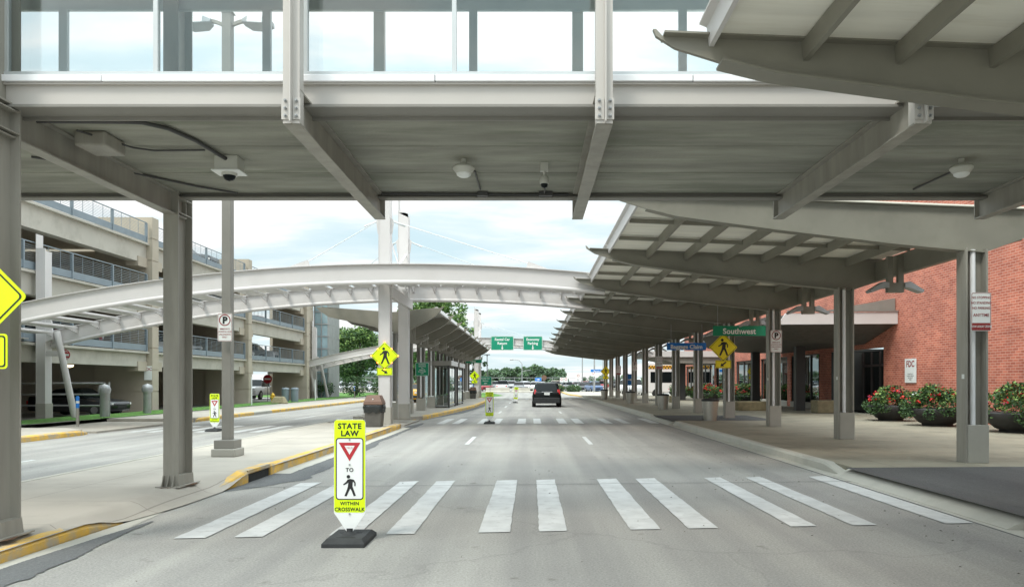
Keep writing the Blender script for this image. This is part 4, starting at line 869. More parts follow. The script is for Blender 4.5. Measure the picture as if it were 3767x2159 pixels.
# car park far ahead: rows of parked cars
pal = ['cw', 'cs', 'cb', 'cw', 'cr', 'cw', 'cg', 'cs', 'cbl', 'cw', 'ct', 'cs']
nmz = dict(cw='white', cs='silver', cb='black', cr='dark red', cbl='blue', cg='grey', ct='tan')
rr = random.Random(11); n_ = 0
for row, (y, x0, x1) in enumerate(((128, -58, -38), (128, -34, -9.5), (131, -7.6, 9.0), (143, -56, 15), (160, -40, 22))):
    x = x0
    while x < x1:
        kd = rr.choice(['sedan', 'suv', 'suv', 'sedan', 'pickup', 'suv']); pt = rr.choice(pal); n_ += 1
        place_car(kd, pt, x, y + rr.uniform(-.4, .4), rr.choice([0, 0, 0, pi]) + rr.uniform(-.05, .05), '%s %s in far car park row %d, bay %d counted from the left' % (nmz[pt], kd, row+1, int((x-x0)/2.75)+1), 'cars in the far car park', s=rr.uniform(.96, 1.05))
        x += 2.75 if rr.random() < .88 else 5.5
for i, (x, y, pt) in enumerate(((12.6, 101, 'cw'), (12.0, 92.5, 'cw'), (11.2, 84.5, 'cw'))):
    place_car('pickup', pt, x, y, radians(-8), 'white pickup parked beyond the end of the terminal canopy, %s' % ('farthest of three', 'middle of three', 'nearest of three')[i], 'white pickups right of the road', s=1.05)
place_car('suv', 'cbl', 9.6, 118, .2, 'blue SUV parked behind the black bins right of the road')
# cars inside the garage
for i, (kd, pt, x, y, z, rz, lb) in enumerate((('sedan', 'cw', -23.5, 33.2, 5.80, pi/2, 'white car on the second garage deck'), ('sedan', 'cr', -22.6, 35.6, 3.04, pi/2, 'red car on the first garage deck behind the rail'),
        ('suv', 'cb', -22.2, 48.3, 8.45, pi/2, 'black SUV on the top deck of the middle garage bay'), ('sedan', 'cs', -22.8, 47.0, 3.04, pi/2, 'silver car on the first deck of the middle bay'), ('sedan', 'cw', -22.8, 43.6, 3.04, pi/2, 'white car on the first deck nearer the pier'), ('sedan', 'cr', -22.8, 58.5, 5.8, pi/2, 'red car on the second deck of the far bay'), ('suv', 'cs', -22.8, 61.8, 3.04, pi/2, 'silver SUV on the first deck of the far bay'), ('sedan', 'cw', -22.8, 56, 3.04, pi/2, 'white car on the first deck of the far bay'), ('pickup', 'cw', -25, 70, 0, 0, 'white truck standing behind the garage passage'))):
    place_car(kd, pt, x, y, rz, lb, 'cars in the parking garage', z=z)
place_car('sedan', 'cb', -20.7, 35.2, radians(84), 'black sedan leaving the ground floor of the garage', z=.02, s=.88)
# shuttle bus at the end of the terminal
bs = thing('shuttle_bus', 'white shuttle bus with a yellow chequered band beyond the canopy columns', 'bus', (14.4, 78, 0))
b = MB(); b.box(-2.6, 2.6, 0, 2.4, .45, 3.6); b.build('body', 'truckwhite', bs, bev=.12)
b = MB(); b.box(-2.3, 2.3, -.02, .01, 1.5, 2.6); b.build('window_band', 'cwin', bs)
b = MB(); b.box(-2.5, 2.5, -.03, .01, 2.9, 3.24, 0)
for k in range(16):
    for r_ in range(2):
        if (k+r_) % 2: b.box(-2.5+k*.15, -2.35+k*.15, -.034, -.02, 2.92+r_*.15, 3.07+r_*.15, 1)
b.build('chequered_band', ['taxi', 'ink'], bs)
for x in (-1.7, 1.7): b = MB(); b.tube([(x, -.03, .45), (x, .3, .45)], .42, 18, 0, False); b.build('wheel', 'tyre', bs)
# small service shelter roof beyond
t = thing('far_entrance_roof', 'pale flat entrance roof past the far end of the windows', 'canopy', (0, 0, 0))
b = MB(); b.box(8.7, 14.8, 58, 64, 3.45, 3.9); b.build('roof', 'white', t); b = MB(); b.prism([(9.2, 3.44), (14.8, 3.44), (14.8, 2.95), (11, 3.0)], 'y', 58.2, 63.8); b.build('soffit', 'steeld', t)
for x in (11.6,): b = MB(); b.box(x, x+.45, 60, 60.4, .151, 3.1); b.build('column', 'dark', t)

# ================================================================== SIGNS
def crossing_sign(name, label, loc, s=1.0, group=None, tilt=0, paint='lime'):
    """in-street panel on a rubber base"""
    t = thing(name, label, 'sign', loc, group=group)
    b = MB(); P = rrect(.305, .90, .03, 0, .73); b.prism([(.1525, .30), (.1525, 1.15), (.125, 1.18), (-.125, 1.18), (-.1525, 1.15), (-.1525, .30), (-.1525, .28), (-.02, .085), (.02, .085), (.1525, .28)], 'y', 0, .008, 1)
    b.poly(rrect(.299, .893, .028, 0, .7295), -.002, 0); b.ring(rrect(.268, .598, .03, 0, .705), rrect(.248, .578, .022, 0, .705), -.004, 2); b.poly(rrect(.249, .579, .022, 0, .705), -.003, 1)
    b.build('panel', [paint, 'wht', 'ink'], t)
    b = MB(); text(b, 'STATE', 0, 1.118, .052, -.0045, 0, .034, 1.0, 1.12); text(b, 'LAW', 0, 1.048, .052, -.0045, 0, .034, 1.0, 1.1); text(b, 'TO', 0, .695, .036, -.0055, 0, .03, 1.0, 1.1)
    text(b, 'WITHIN', 0, .372, .033, -.0045, 0, .028, 1.0, 1.1); text(b, 'CROSSWALK', 0, .315, .035, -.0045, 0, .028, .93, 1.08); ped(b, 0, .44, .21, -.0055); b.build('lettering', 'ink', t, recalc=False)
    b = MB(); b.poly([(-.105, .958), (.105, .958), (0, .778)], -.0052, 0); b.poly([(-.050, .928), (.050, .928), (0, .842)], -.0062, 1); b.build('yield_symbol', ['red', 'wht'], t)
    b = MB(); text(b, 'YIELD', 0, .906, .018, -.0072, 0, .0, .95); b.build('yield_lettering', 'red', t, recalc=False)
    b = MB()
    for z in (.985, .745, .27, .10): b.tube([(0, .0, z), (0, -.010, z)], .009, 8)
    b.build('bolt', 'grey', t)
    b = MB(); b.frust(-.20, .20, -.28, .30, 0, -.20, .20, -.28, .30, .035); b.frust(-.20, .20, -.28, .30, .035, -.165, .165, -.22, .24, .075); b.box(-.09, .09, -.16, -.15, .0751, .078); b.box(-.11, .11, .05, .062, .0751, .079)
    b.lathe([(.075, .075), (.06, .085), (.03, .10), (.03, .13)], 0, .0, 16); b.build('rubber_base', 'black', t, bev=.006)
    if s != 1: t.scale = (s,)*3
    if tilt: t.rotation_euler.y = tilt
    return t
cs = crossing_sign('crosswalk_yield_sign', 'nearest yellow-green state law yield to pedestrians sign on a black rubber base', (-1.755, 7.42, .001), group='state law signs in the road')
g_ = 'state law signs in the road'
dup(cs, (-1.56, 28.6, .001), 'state law pedestrian sign at the second crossing in the middle of the road', group=g_)
d3 = dup(cs, (-1.2, 57.5, .001), 'tiny tilted state law sign just left of the black SUV', group=g_); d3.rotation_euler.y = radians(4)
dup(cs, (-9.98, 24.2, .001), 'state law pedestrian sign on the left road behind the lamp post', group=g_)

def ped_sign(name, label, loc, s, arrow_dir, paint='lime', lit=False, group='yellow pedestrian crossing signs', flip=1, plaque_dx=0, gap=.15):
    """diamond warning sign with arrow plaque; loc = centre of the diamond"""
    t = thing(name, label, 'sign', loc, group=group); h = .54*s
    def dia(r, c): 
        P = []
        for a in (0, 90, 180, 270):
            A = radians(a); ctr = ((r-c)*cos(A), (r-c)*sin(A))
            for k in (-45, -15, 15, 45): B = radians(a+k); P.append((ctr[0] + c*.72*cos(B), ctr[1] + c*.72*sin(B)))
        return P
    b = MB(); b.prism(dia(h, .05*s), 'y', 0, .006, 0); b.ring(dia(h-.035*s, .04*s), dia(h-.055*s, .04*s), -.003, 1); b.build('panel', [paint, 'ink'], t)
    b = MB(); ped(b, .0, -.32*s, .66*s, -.004, flip=flip); b.build('walking_figure', 'ink', t, recalc=False)
    z = -h - gap*s - .02; w_, h_ = .60*s, .30*s
    b = MB(); b.prism(rrect(w_, h_, .03*s, plaque_dx, z-.02), 'y', 0, .006, 0); b.ring(rrect(w_-.03*s, h_-.03*s, .025*s, plaque_dx, z-.02), rrect(w_-.055*s, h_-.055*s, .02*s, plaque_dx, z-.02), -.003, 1); arrow(b, plaque_dx, z-.02, .27*s*1.05, arrow_dir, -.004, 1); b.build('arrow_plaque', [paint, 'ink'], t)
    b = MB(); b.box(-.03, .03, .007, .03, z-.1, .3*s); b.build('mount', 'grey', t)
    if lit:
        for a in (0, 45, 90, 135, 180, 225, 270, 315):
            r = h*(.96 if a % 90 == 0 else .70); b = MB(); b.lathe([(.030*s, 0), (.022*s, .014), (.0001, .018)], 0, 0, 10)
            b.v = [(r*cos(radians(a)) + x, -.004 - z_, r*sin(radians(a)) + y) for x, y, z_ in b.v]; b.build('flashing_lamp', 'lampon', t)
    return t
ped_sign('pedestrian_sign', 'yellow-green pedestrian sign with lit corner lamps on the front trellis mast', (-4.83, 25.28, 2.41), .85, radians(-32), lit=True, gap=.02)
ped_sign('pedestrian_sign', 'large yellow-green pedestrian sign cut off by the left edge in front of the near column', (-4.86, 6.58, 2.275), 1.0, radians(-32), gap=-.11, plaque_dx=.07)
ped_sign('pedestrian_sign', 'small yellow-green pedestrian sign on the distant mast beside the rental car board', (-5.0, 67.6, 2.10), .85, radians(-32), gap=.02)
ped_sign('pedestrian_sign', 'yellow pedestrian sign on the canopy column under the green Southwest board', (7.42, 29.7, 2.89), 1.02, radians(218), 'yel', gap=.06)
ped_sign('pedestrian_sign', 'small yellow pedestrian sign at the far end of the right canopy', (7.62, 79.0-.3, 2.65), 1.0, radians(218), 'yel', gap=.05)

def board(name, label, cx, y, cz, w, h, paint, lines, th, ink='wht', border=True, r=.04, group=None, bold=.02, cat='sign', hang=None, arr=None, sq=1.0, post=None):
    t = thing(name, label, cat, (cx, y, cz), group=group)
    b = MB(); b.prism(rrect(w, h, r), 'y', 0, .02, 0)
    if border: b.ring(rrect(w-.02*h, h-.02*h, r*.9), rrect(w-.07*h, h-.07*h, r*.7), -.003, 1)
    b.build('panel', [paint, ink], t)
    b = MB()
    for s_, z, hh in lines: text(b, s_, 0, z, hh, -.004, 0, bold, sq)
    if arr:
        for ax, az, as_, aa in arr: arrow(b, ax, az, as_, aa, -.004)
    b.build('lettering', ink, t, recalc=False)
    if hang:
        for x in hang[0]: b = MB(); b.tube([(x, .01, h/2), (x, .01, hang[1])], .012, 6); b.build('hanger_rod', 'grey', t)
    if post:
        for x in post[0]: b = MB(); b.tube([(x, .03, h/2-.02), (x, .03, -cz+post[1])], .025, 8); b.build('post', 'grey', t)
    return t
board('overhead_sign', 'green overhead board reading Rental Car Return on the far trellis', -2.53, 66.75, 4.93, 2.0, 1.24, 'green', [('Rental Car', .34, .21), ('Return', .0, .21)], 0, r=.12, arr=[(0, -.36, .40, radians(-90))], group='green overhead boards', bold=.03)
board('overhead_sign', 'green overhead board reading Economy Parking on the far trellis', .125, 66.75, 4.93, 1.70, 1.24, 'green', [('Economy', .34, .21), ('Parking', .0, .21)], 0, r=.12, arr=[(0, -.36, .40, radians(-90))], group='green overhead boards', bold=.03)
board('hanging_sign', 'green hanging board reading Southwest under the canopy', 7.69, 28.4, 3.44, 1.95, .37, 'greend', [('Southwest', -.01, .20)], 0, border=False, r=.01, group='hanging boards under the canopy', bold=.025, hang=((-.8, .8), .95))
board('hanging_sign', 'bright blue hanging board reading Baggage Claim, left of the green Southwest board', 7.03, 34.8, 3.16, 1.78, .33, 'blue', [('Baggage Claim', -.01, .175)], 0, border=False, r=.01, group='hanging boards under the canopy', bold=.028, hang=((-.7, .7), 1.0))
board('hanging_sign', 'small dark blue far hanging board left of the distant pedestrian sign', 7.75, 88, 2.86, 1.9, .30, 'blue', [('Baggage Claim', -.01, .15)], 0, border=False, r=.01, group='hanging boards under the canopy', hang=((-.6, .6), 1.2))
board('hanging_sign', 'green hanging board reading Taxis at the far end of the island', -4.75, 62.4, 3.24, 1.45, .28, 'greend', [('Taxis', -.0, .15)], 0, border=False, r=.01, hang=((-.5, .5), .8))
board('notice_board', 'green board of parking shuttle lettering between the island columns', -5.02, 35.3, 2.14, .62, .62, 'greend', [('PARKING', .22, .055), ('SHUTTLE', .13, .055), ('TO', .05, .05), ('REMOTE', -.03, .05), ('ECONOMY', -.11, .05), ('LOT', -.19, .05)], 0, r=.04)
board('rental_return_sign', 'green ground board reading Rental Car Return with left arrow on two posts', -4.25, 71.2, 1.66, 1.16, .86, 'green', [('Rental Car', .25, .13), ('Return', .03, .13)], 0, r=.08, arr=[(0, -.22, .30, pi)], post=((-.42, .42), 0))
def nopark(label, loc, s=1.0, lines=None):
    t = thing('no_parking_sign', label, 'sign', loc, group='no parking loading signs')
    b = MB(); b.prism(rrect(.29*s, .56*s, .03*s), 'y', 0, .005, 0); b.ring(rrect(.275*s, .545*s, .025*s), rrect(.262*s, .532*s, .02*s), -.003, 1); b.build('panel', ['wht', 'dred'], t)
    b = MB(); n = 28; b.ring(circ(.115*s, 0, .145*s), circ(.096*s, 0, .145*s), -.004, 0); c, q = cos(radians(-45)), sin(radians(-45)); w = .011*s; l = .10*s
    text(b, 'P', .002, .145*s, .13*s, -.0035, 1, .05, 1.0); b.poly([(-l*c-w*q*-1, .145*s-l*q+w*c), (-l*c+w*q*-1, .145*s-l*q-w*c), (l*c+w*q*-1, .145*s+l*q-w*c), (l*c-w*q*-1, .145*s+l*q+w*c)], -.005, 0); b.build('no_parking_symbol', ['dred', 'ink'], t, recalc=False)
    b = MB()
    for i, s_ in enumerate(('IMMEDIATE', 'LOADING AND', 'UNLOADING', 'ONLY')): text(b, s_, 0, (-.03-.055*i)*s, .030*s, -.004, 0, .012, .92)
    b.build('lettering', 'dred', t, recalc=False)
    return t
nopark('no parking sign with crossed P on the tall lamp post', (-5.70, 14.28, 2.56), .93)
nopark('no parking sign with crossed P on the third canopy column', (7.70, 24.15, 2.83), 1.25)
nopark('small no parking sign with crossed P farther along the canopy columns', (7.70, 57.1, 2.72), 1.2)
def tow(label, loc, s=1.0):
    t = thing('no_stopping_sign', label, 'sign', loc, group='no stopping tow away signs')
    b = MB(); b.prism(rrect(.345*s, .66*s, .03*s), 'y', 0, .005, 0); b.ring(rrect(.33*s, .645*s, .025*s), rrect(.315*s, .63*s, .02*s), -.003, 1); b.poly(rrect(.31*s, .12*s, .01*s, 0, -.252*s), -.003, 1); b.build('panel', ['wht', 'dred'], t)
    b = MB()
    for s_, z, h in (('NO STOPPING', .245, .040), ('NO STANDING', .155, .040), ('NO PARKING', .065, .040), ('ANYTIME', -.055, .052)): text(b, s_, 0, z*s, h*s, -.004, 0, .018, .88)
    text(b, 'TOW AWAY ZONE', 0, -.252*s, .036*s, -.005, 1, .015, .82); b.build('lettering', ['dred', 'wht'], t, recalc=False)
tow('white no stopping no standing no parking anytime sign on the nearest canopy column', (7.73, 13.2, 2.75))
tow('small white tow away sign beside the Baggage Claim board', (7.70, 46.2, 2.72), 1.2)
tow('distant white tow away sign near the far pedestrian sign', (7.70, 67.8, 2.6), 1.2)

# ================================================================== STREET FURNITURE
lp = thing('lamp_post', 'tall square double-headed lamp post on the island beyond the near columns', 'lamp post', (-5.73, 14.5, 0))
b = MB(); b.box(-.085, .085, -.085, .085, .45, 8.5); b.build('pole', 'steeld', lp, bev=.008)
b = MB(); b.frust(-.11, .11, -.11, .11, 8.5, -.07, .07, -.07, .07, 8.58); b.build('pole_cap', 'steel', lp)
for s in (-1, 1):
    b = MB(); b.sweep([[(s*x, -.03, z), (s*x, .03, z), (s*x, .03, z+.06), (s*x, -.03, z+.06)] for x, z in ((.09, 8.25), (.22, 8.30), (.36, 8.33))]); a = b.build('arm', 'steel', lp)
    b = MB(); b.sweep([[(s*x, -w, z), (s*x, w, z), (s*x, w*.8, z+h), (s*x, -w*.8, z+h)] for x, w, z, h in ((.30, .10, 8.29, .08), (.42, .19, 8.24, .16), (.70, .20, 8.22, .17), (.84, .13, 8.26, .08))]); b.build('lamp_head', 'grey', a, bev=.02)
b = MB(); b.box(-.19, .19, -.19, .19, .30, .46); b.build('base_cover', 'steeld', lp, bev=.01)
b = MB(); b.box(-.23, .23, -.23, .23, .151, .30); b.build('plinth', 'plinth', lp, bev=.02)
def bin_lid(loc, label, s=1.0):
    t = thing('litter_bin', label, 'bin', loc, group='brown-lidded litter bins on the island')
    b = MB(); b.frust(-.23, .23, -.23, .23, 0, -.28, .28, -.28, .28, .68); b.build('body', 'can', t, bev=.02)
    b = MB(); rnd = random.Random(4); R0 = []; n = 40
    for z, k in ((.48, .0), (.52, .01), (.60, .03), (.69, .012)):
        ring = []
        for j in range(n):
            a = 2*pi*j/n; m = max(abs(cos(a)), abs(sin(a))); r = (.275 + z*.02)/m*.995; r = min(r, .36) + k + rnd.uniform(0, .028)*(z < .69); ring.append((r*cos(a), r*sin(a), z + (rnd.uniform(-.06, .03) if z < .5 else 0)))
        R0.append(ring)
    b.sweep(R0, 0, True, caps=False); b.build('bin_bag', 'bag', t, recalc=False)
    b = MB(); b.box(-.295, .295, -.295, .295, .69, .76); b.frust(-.29, .29, -.29, .29, .76, -.20, .20, -.20, .20, .99); b.build('lid', 'brown', t, bev=.02)
    b = MB(); b.box(-.018, .018, -.262, -.24, .85, .88); b.build('sticker', 'wht', t)
    return t
lb = bin_lid((-4.90, 24.0, .151), 'grey litter bin with brown lid and black bag beside the front mast')
dup(lb, (-4.95, 65.2, .151), 'far dark litter bin with brown lid at the foot of the distant mast')
def steel_bin(loc, label, s=1.0):
    t = thing('steel_bin', label, 'bin', loc, group='round stainless bins under the canopy')
    b = MB(); b.lathe([(.235, 0), (.235, .03), (.30, .68), (.30, .70)], 0, 0, 32); b.build('body', 'stain', t)
    b = MB(); b.lathe([(.31, .70), (.32, .73), (.30, .77), (.22, .80), (.12, .80), (.0001, .76)], 0, 0, 32); b.build('lid', 'black', t); return t
s0 = steel_bin((6.52, 28.0, .152), 'tapered stainless bin with black lid, nearest one beside the dark crossing path')
for l, lab in (((6.75, 39.4, .152), 'second nearest stainless bin, left of the Baggage Claim columns'), ((6.45, 50, .152), 'third stainless bin farther along the canopy'), ((6.0, 63, .152), 'farthest stainless bin near the end of the canopy')): dup(s0, l, lab)
# shelters on the island
def shelter(y, label):
    t = thing('glass_shelter', label, 'shelter', (-5.2, y, .151), group='glass waiting shelters on the island')
    b = MB(); b.box(-.85, .85, 0, 3.6, 2.30, 2.55); b.build('roof', 'steeld', t); b = MB(); b.box(.851, .88, .02, 3.58, 2.30, 2.56); b.build('fascia', 'white', t)
    for x in (-.72, .72):
        for yy in (.1, 3.4): b = MB(); b.box(x-.05, x+.05, yy-.05, yy+.05, 0, 2.3); b.build('post', 'dark', t)
    b = MB(); b.box(.715, .725, .16, 3.34, .15, 2.15); b.build('glass_panel', 'gl_shelter', t); b = MB(); b.box(-.725, -.715, .16, 3.34, .15, 2.15); b.build('glass_panel', 'gl_shelter', t)
    b = MB(); b.box(-.66, .1, .095, .105, .15, 2.15); b.build('glass_panel', 'gl_shelter', t)
    b = MB(); b.box(-.66, .66, .09, .11, .08, .15); b.box(.70, .74, .16, 3.34, .08, .15); b.box(.70, .74, .16, 3.34, .85, .9); b.box(.70, .74, 1.7, 1.76, .15, 2.15); b.build('rail', 'grey', t)
    b = MB(); b.box(-.5, -.1, .6, 3, .45, .5); b.build('bench', 'grey', t)
shelter(41.6, 'nearer glass waiting shelter on the taxi island'); shelter(46.4, 'farther glass waiting shelter on the taxi island')
t = thing('traffic_cone', 'slim orange cone at the far end of the taxi island', 'cone', (-5.05, 55.4, .151)); b = MB(); b.lathe([(.07, .03), (.05, .8), (.03, 1.0)], 0, 0, 14); b.build('cone', 'orange', t); b = MB(); b.box(-.18, .18, -.18, .18, 0, .03); b.build('base', 'black', t)
# left verge furniture
t = thing('fire_hydrant', 'small yellow fire hydrant on the grass by the garage', 'hydrant', (-17.0, 50.5, .17))
b = MB(); b.lathe([(.14, 0), (.14, .05), (.10, .07), (.10, .48), (.13, .5), (.11, .58), (.03, .66), (.03, .70)], 0, 0, 16); b.build('barrel', 'hyd', t); b = MB(); b.tube([(-.18, 0, .40), (.18, 0, .40)], .05, 10); b.tube([(0, 0, .40), (0, -.17, .40)], .06, 10); b.build('nozzle', 'hyd', t)
def post_bin(loc, label):
    t = thing('grey_bin', label, 'bin', loc, group='pair of dark grey bins on the verge'); b = MB(); b.lathe([(.24, 0), (.26, .85)], 0, 0, 18); b.build('body', 'rail', t); b = MB(); b.lathe([(.28, .85), (.28, .92), (.18, .99), (.001, 1.0)], 0, 0, 18); b.build('lid', 'rail', t)
post_bin((-17.3, 54, .17), 'left one of two dark grey bins on the garage verge'); post_bin((-16.7, 54.2, .17), 'right one of two dark grey bins on the garage verge')
def pole_sign(loc, label, h=2.0, w=.3, hh=.45, m='wht', lines=(), rz=0, grp='white marker posts along the garage verge', pm='flash'):
    t = thing('marker_post', label, 'sign post', loc, rotz=rz, group=grp); b = MB(); b.tube([(0, 0, 0), (0, 0, h)], .035, 8); b.build('post', pm, t)
    b = MB(); b.box(-w/2, w/2, -.05, -.035, h-hh, h); b.build('panel', m, t, bev=.005)
    if lines:
        b = MB()
        for s_, z, q in lines: text(b, s_, 0, h-hh/2+z, q, -.053, 0, .02, .9)
        b.build('lettering', 'dred', t, recalc=False)
for i, (x, y, h) in enumerate(((-16.9, 36, 1.75), (-16.9, 42.2, 1.7), (-16.9, 46.4, 1.7), (-16.6, 59, 1.6))): pole_sign((x, y, .15), 'slim white edge-on sign post on the verge, %s from the front' % ['first', 'second', 'third', 'fourth'][i], h, .06, .5)
b = MB(); b.box(-.02, .0, -.3, .3, 0, .62)
t = thing('notice_sign', 'small white FDC notice on the first garage pier', 'sign', (-19.35, 38.44, 2.0)); b = MB(); b.box(-.02, .36, -.02, 0, -.35, .35); b.build('panel', 'wht', t); b = MB(); text(b, 'FDC', .17, .2, .15, -.024, 0, .02); b.build('lettering', 'dred', t, recalc=False)
t = thing('do_not_enter_sign', 'round red do not enter sign on the garage beam near the raking strut', 'sign', (-18.6, 30.6, 2.63)); b = MB(); b.prism(circ(.22), 'y', 0, .01, 0); b.poly(rrect(.36, .09, .01), -.003, 1); b.build('panel', ['red', 'wht'], t); b = MB(); text(b, 'DO NOT', 0, .15, .08, -.004, 0, .01); text(b, 'ENTER', 0, -.15, .08, -.004, 0, .01); b.build('lettering', 'wht', t, recalc=False)
t = thing('do_not_enter_sign', 'round red do not enter sign in the far garage passage', 'sign', (-21.3, 62, 1.8)); b = MB(); b.prism(circ(.36), 'y', 0, .01, 0); b.poly(rrect(.5, .12, .01), -.003, 1); b.build('panel', ['red', 'wht'], t); b = MB(); b.tube([(0, .05, .3), (0, .05, -1.8)], .03, 8); b.build('post', 'grey', t)
def bollard(loc, label, cat='bollard', s=1.0):
    t = thing('blue_marker', label, cat, loc, group='blue topped marker posts'); b = MB(); b.lathe([(.05, 0), (.05, .62)], 0, 0, 12); b.build('post', 'steel', t); b = MB(); b.lathe([(.056, .62), (.056, 1.0), (.03, 1.03)], 0, 0, 12); b.build('top', 'blue', t); b = MB(); b.lathe([(.058, .78), (.058, .86)], 0, 0, 12); b.build('band', 'wht', t)
bollard((-15.6, 26.4, .04), 'blue topped marker post on the ramp beside the raking strut'); bollard((-15.9, 69, .15), 'blue topped marker post at the foot of the stair tower')
def payhead(loc, label):
    t = thing('ticket_pedestal', label, 'ticket machine', loc, group='round-headed grey pedestals'); b = MB(); b.lathe([(.16, 0), (.16, .95), (.18, 1.0)], 0, 0, 16); b.build('post', 'grey', t); b = MB(); b.lathe([(.21, 1.0), (.24, 1.15), (.18, 1.32), (.001, 1.38)], 0, 0, 16); b.build('head', 'grey', t)
payhead((-16.9, 30.4, .1), 'grey round-headed pedestal beside the rail fence'); payhead((-17.1, 34.2, .1), 'grey round-headed pedestal near the first garage pier')
t = thing('rail_fence', 'galvanised rail fence in front of the dark garage opening', 'fence', (0, 0, 0))
b = MB()
for z in (.5, .95, 1.4): b.tube([(-17.1, 30.8, z+.1), (-18.3, 31.0, z+.1), (-22.5, 31.2, z+.1), (-27, 31.4, z+.1)], .035, 8)
b.build('rails', 'grey', t)
for x in (-17.1, -19.6, -22, -24.5, -27): b = MB(); b.tube([(x, 31.1, .1), (x, 31.1, 1.55)], .04, 8); b.build('post', 'grey', t)
b = MB(); b.frust(-16.9, -15.9, 49.6, 50.4, .15, -16.7, -16.1, 49.8, 50.2, .62) ; tag(b.build('boulder', 'bench', bev=.08), 'pale landscape rock on the verge beside the hydrant', 'rock')
# concrete barriers before the car park
bx0 = [-33, -28.5, -24, -19.5, -15, -6.9, -2.9, 9.6, 12.6]
bar = None
for i, x in enumerate(bx0):
    lab = 'beige concrete barrier section before the car park, %s from the left' % ['first', 'second', 'third', 'fourth', 'fifth', 'sixth', 'seventh', 'eighth', 'ninth'][i]
    if bar is None:
        b = MB(); b.prism([(0, 0), (.62, 0), (.62, .08), (.42, .25), (.36, .72), (.26, .72), (.20, .25), (0, .08)], 'x', 0, 3.6); bar = tag(b.build('concrete_barrier', 'conc_lt', bev=.02), lab, 'barrier', 'concrete barriers before the car park'); bar.location = (x, 116, 0)
    else: o = bar.copy(); COL.objects.link(o); o.location = (x, 116 + (i > 6)*2, 0); o['label'] = lab
t = thing('chain_link_fence', 'long low chain link fence behind the far car park', 'fence', (0, 0, 0))
b = MB(); b.tube([(-70, 182, 2.6), (60, 182, 2.6)], .05, 6); b.tube([(-70, 182, 1.6), (60, 182, 1.6)], .03, 6); b.build('top_rail', 'grey', t)
b = MB(); 
for i in range(60): b.tube([(-70+i*3, 182, 0), (-70+i*3, 182, 2.7)], .05, 6)
b.build('posts', 'grey', t)
tree_ = bush((3.6, 112, 0), 1.3, 'low green bush at the far junction left of the black SUV', 61, .5); bush((6.2, 113, 0), 1.2, 'low green bush at the far junction right of the SUV', 62, .5)
bush((13.2, 100, .1), 1.2, 'green bush among the white pickups right of the road', 63, .8); bush((14.6, 88, .1), 1.6, 'tall green shrub seen between the far right columns', 64, 1.0); bush((16.6, 84, .1), 1.6, 'green shrub behind the far columns near the bus', 65, 1.0)
# far pavement on the right beyond the canopy
paving('pavement', [(5.4, 80), (16, 80), (16, 110), (7.2, 116), (4.6, 116), (4.6, 92)], .14, 'pave')
kerb([(5.4, 80, .03), (5.0, 84, .15), (4.4, 92, .15), (4.4, 116, .15)], 'yellow', inner=-1)
paving('pavement', [(-60, 115), (2, 115), (2, 117.4), (-60, 117.4)], .12, 'conc_lt')
def light_pole(x, y, h, label, arm=0, m='grey', hd=.5):
    t = thing('tall_lamp', label, 'lamp post', (x, y, 0), group='distant tall lamp posts'); b = MB(); b.tube([(0, 0, 0), (0, 0, h)], .11, 8, r1=.06); b.build('pole', m, t)
    b = MB()
    if arm: b.tube([(0, 0, h), (-.5, 0, h+.6), (-1.6, 0, h+.8)], .06, 6); b.tube([(-1.5, 0, h+.8), (-2.2, 0, h+.75)], .13, 8); b.tube([(0, 0, h*.72), (.9, 0, h*.75)], .05, 6); b.box(.9, 1.6, -.1, .1, h*.75, h*.77)
    else: b.box(-hd, hd, -.2, .2, h, h+.15); b.box(-.1, .1, -.1, .1, h-.2, h)
    b.build('lamp_head', m, t)
light_pole(-7.6, 132, 6.2, 'dark straight lamp post left of the curved one above the far car park', m='dark'); light_pole(-1.7, 140, 4.9, 'curved-arm lamp post in the middle of the horizon', 1)
light_pole(8.9, 134, 14, 'tall thin pole right of the road beyond the canopy tip', m='grey'); light_pole(9.2, 112, 12, 'second tall thin pole nearer the white pickups', m='grey'); light_pole(16.8, 180, 15, 'faint far pole behind the small blue board', m='grey')
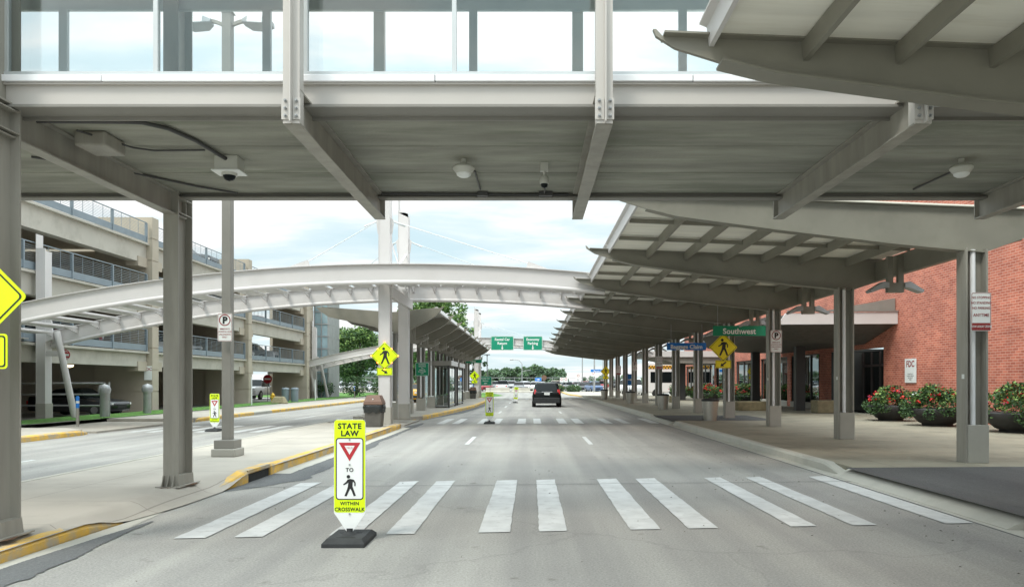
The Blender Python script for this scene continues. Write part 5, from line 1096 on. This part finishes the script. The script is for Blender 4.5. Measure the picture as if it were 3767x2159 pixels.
for i, (x, y, h, c) in enumerate(((5.2, 122, 2.2, 'red'), (5.9, 122, 2.2, 'red'), (7.6, 116, 2.7, 'wht'), (9.0, 104, 3.0, 'red'))):
    t = thing('roadside_sign', 'small red and white sign on a thin post right of the SUV, %s' % ['farthest left', 'second', 'third', 'nearest'][i], 'sign', (x*.93, y, .1), group='small signs right of the road'); b = MB(); b.tube([(0, 0, 0), (0, 0, h)], .04, 6); b.build('post', 'grey', t)
    b = MB(); b.box(-.3, .3, -.07, -.04, h-.75, h, 0); b.prism(circ(.2, 0, h-.27, 16), 'y', -.075, -.071, 1); b.prism(circ(.14, 0, h-.27, 16), 'y', -.08, -.076, 0); b.build('panel', ['wht', 'red'], t)
board('blue_board', 'blue board on posts above the far junction behind the SUV', 1.0, 112, 1.95, .95, .55, 'blue', [('ARRIVALS', .15, .14)] if False else [], 0, border=True, r=.05, arr=[(0, 0, .5, 0)], post=((-.3, .3), 0))
board('blue_board', 'tall blue board between the far right canopy columns', 8.05, 62.8, 1.75, .5, .95, 'blue', [('BUS', .25, .13), ('STOP', .05, .13)] if False else [], 0, border=True, r=.03, arr=[(0, 0, .38, 0)], post=((0,), .15))
t = thing('brown_sign_back', 'brown octagonal back of a sign above the black SUV roof', 'sign', (1.95, 118, 0)); b = MB(); b.prism([(.42*cos(radians(22.5+45*i)), 2.25+.42*sin(radians(22.5+45*i))) for i in range(8)], 'y', 0, .02); b.build('panel', 'brown', t); b = MB(); b.tube([(0, .04, 0), (0, .04, 2.5)], .04, 6); b.build('post', 'grey', t)
# leaves and debris scattered by the kerbs
b = MB(); rn = random.Random(9)
for i in range(260):
    x = rn.choice([rn.gauss(3.6, .9), rn.uniform(-3.8, 4.5)]); y = rn.uniform(3.4, 26); s = rn.uniform(.008, .022); a = rn.uniform(0, 6.28)
    if -4.2 < x < 5: b.add([(x+s*cos(a), y+s*sin(a), .012), (x-s*sin(a)*.5, y+s*cos(a)*.5, .016), (x-s*cos(a), y-s*sin(a), .012), (x+s*sin(a)*.5, y-s*cos(a)*.5, .02)], [(0, 1, 2, 3)])
tag(b.build('leaf_litter', 'bark', recalc=False), kind='stuff')
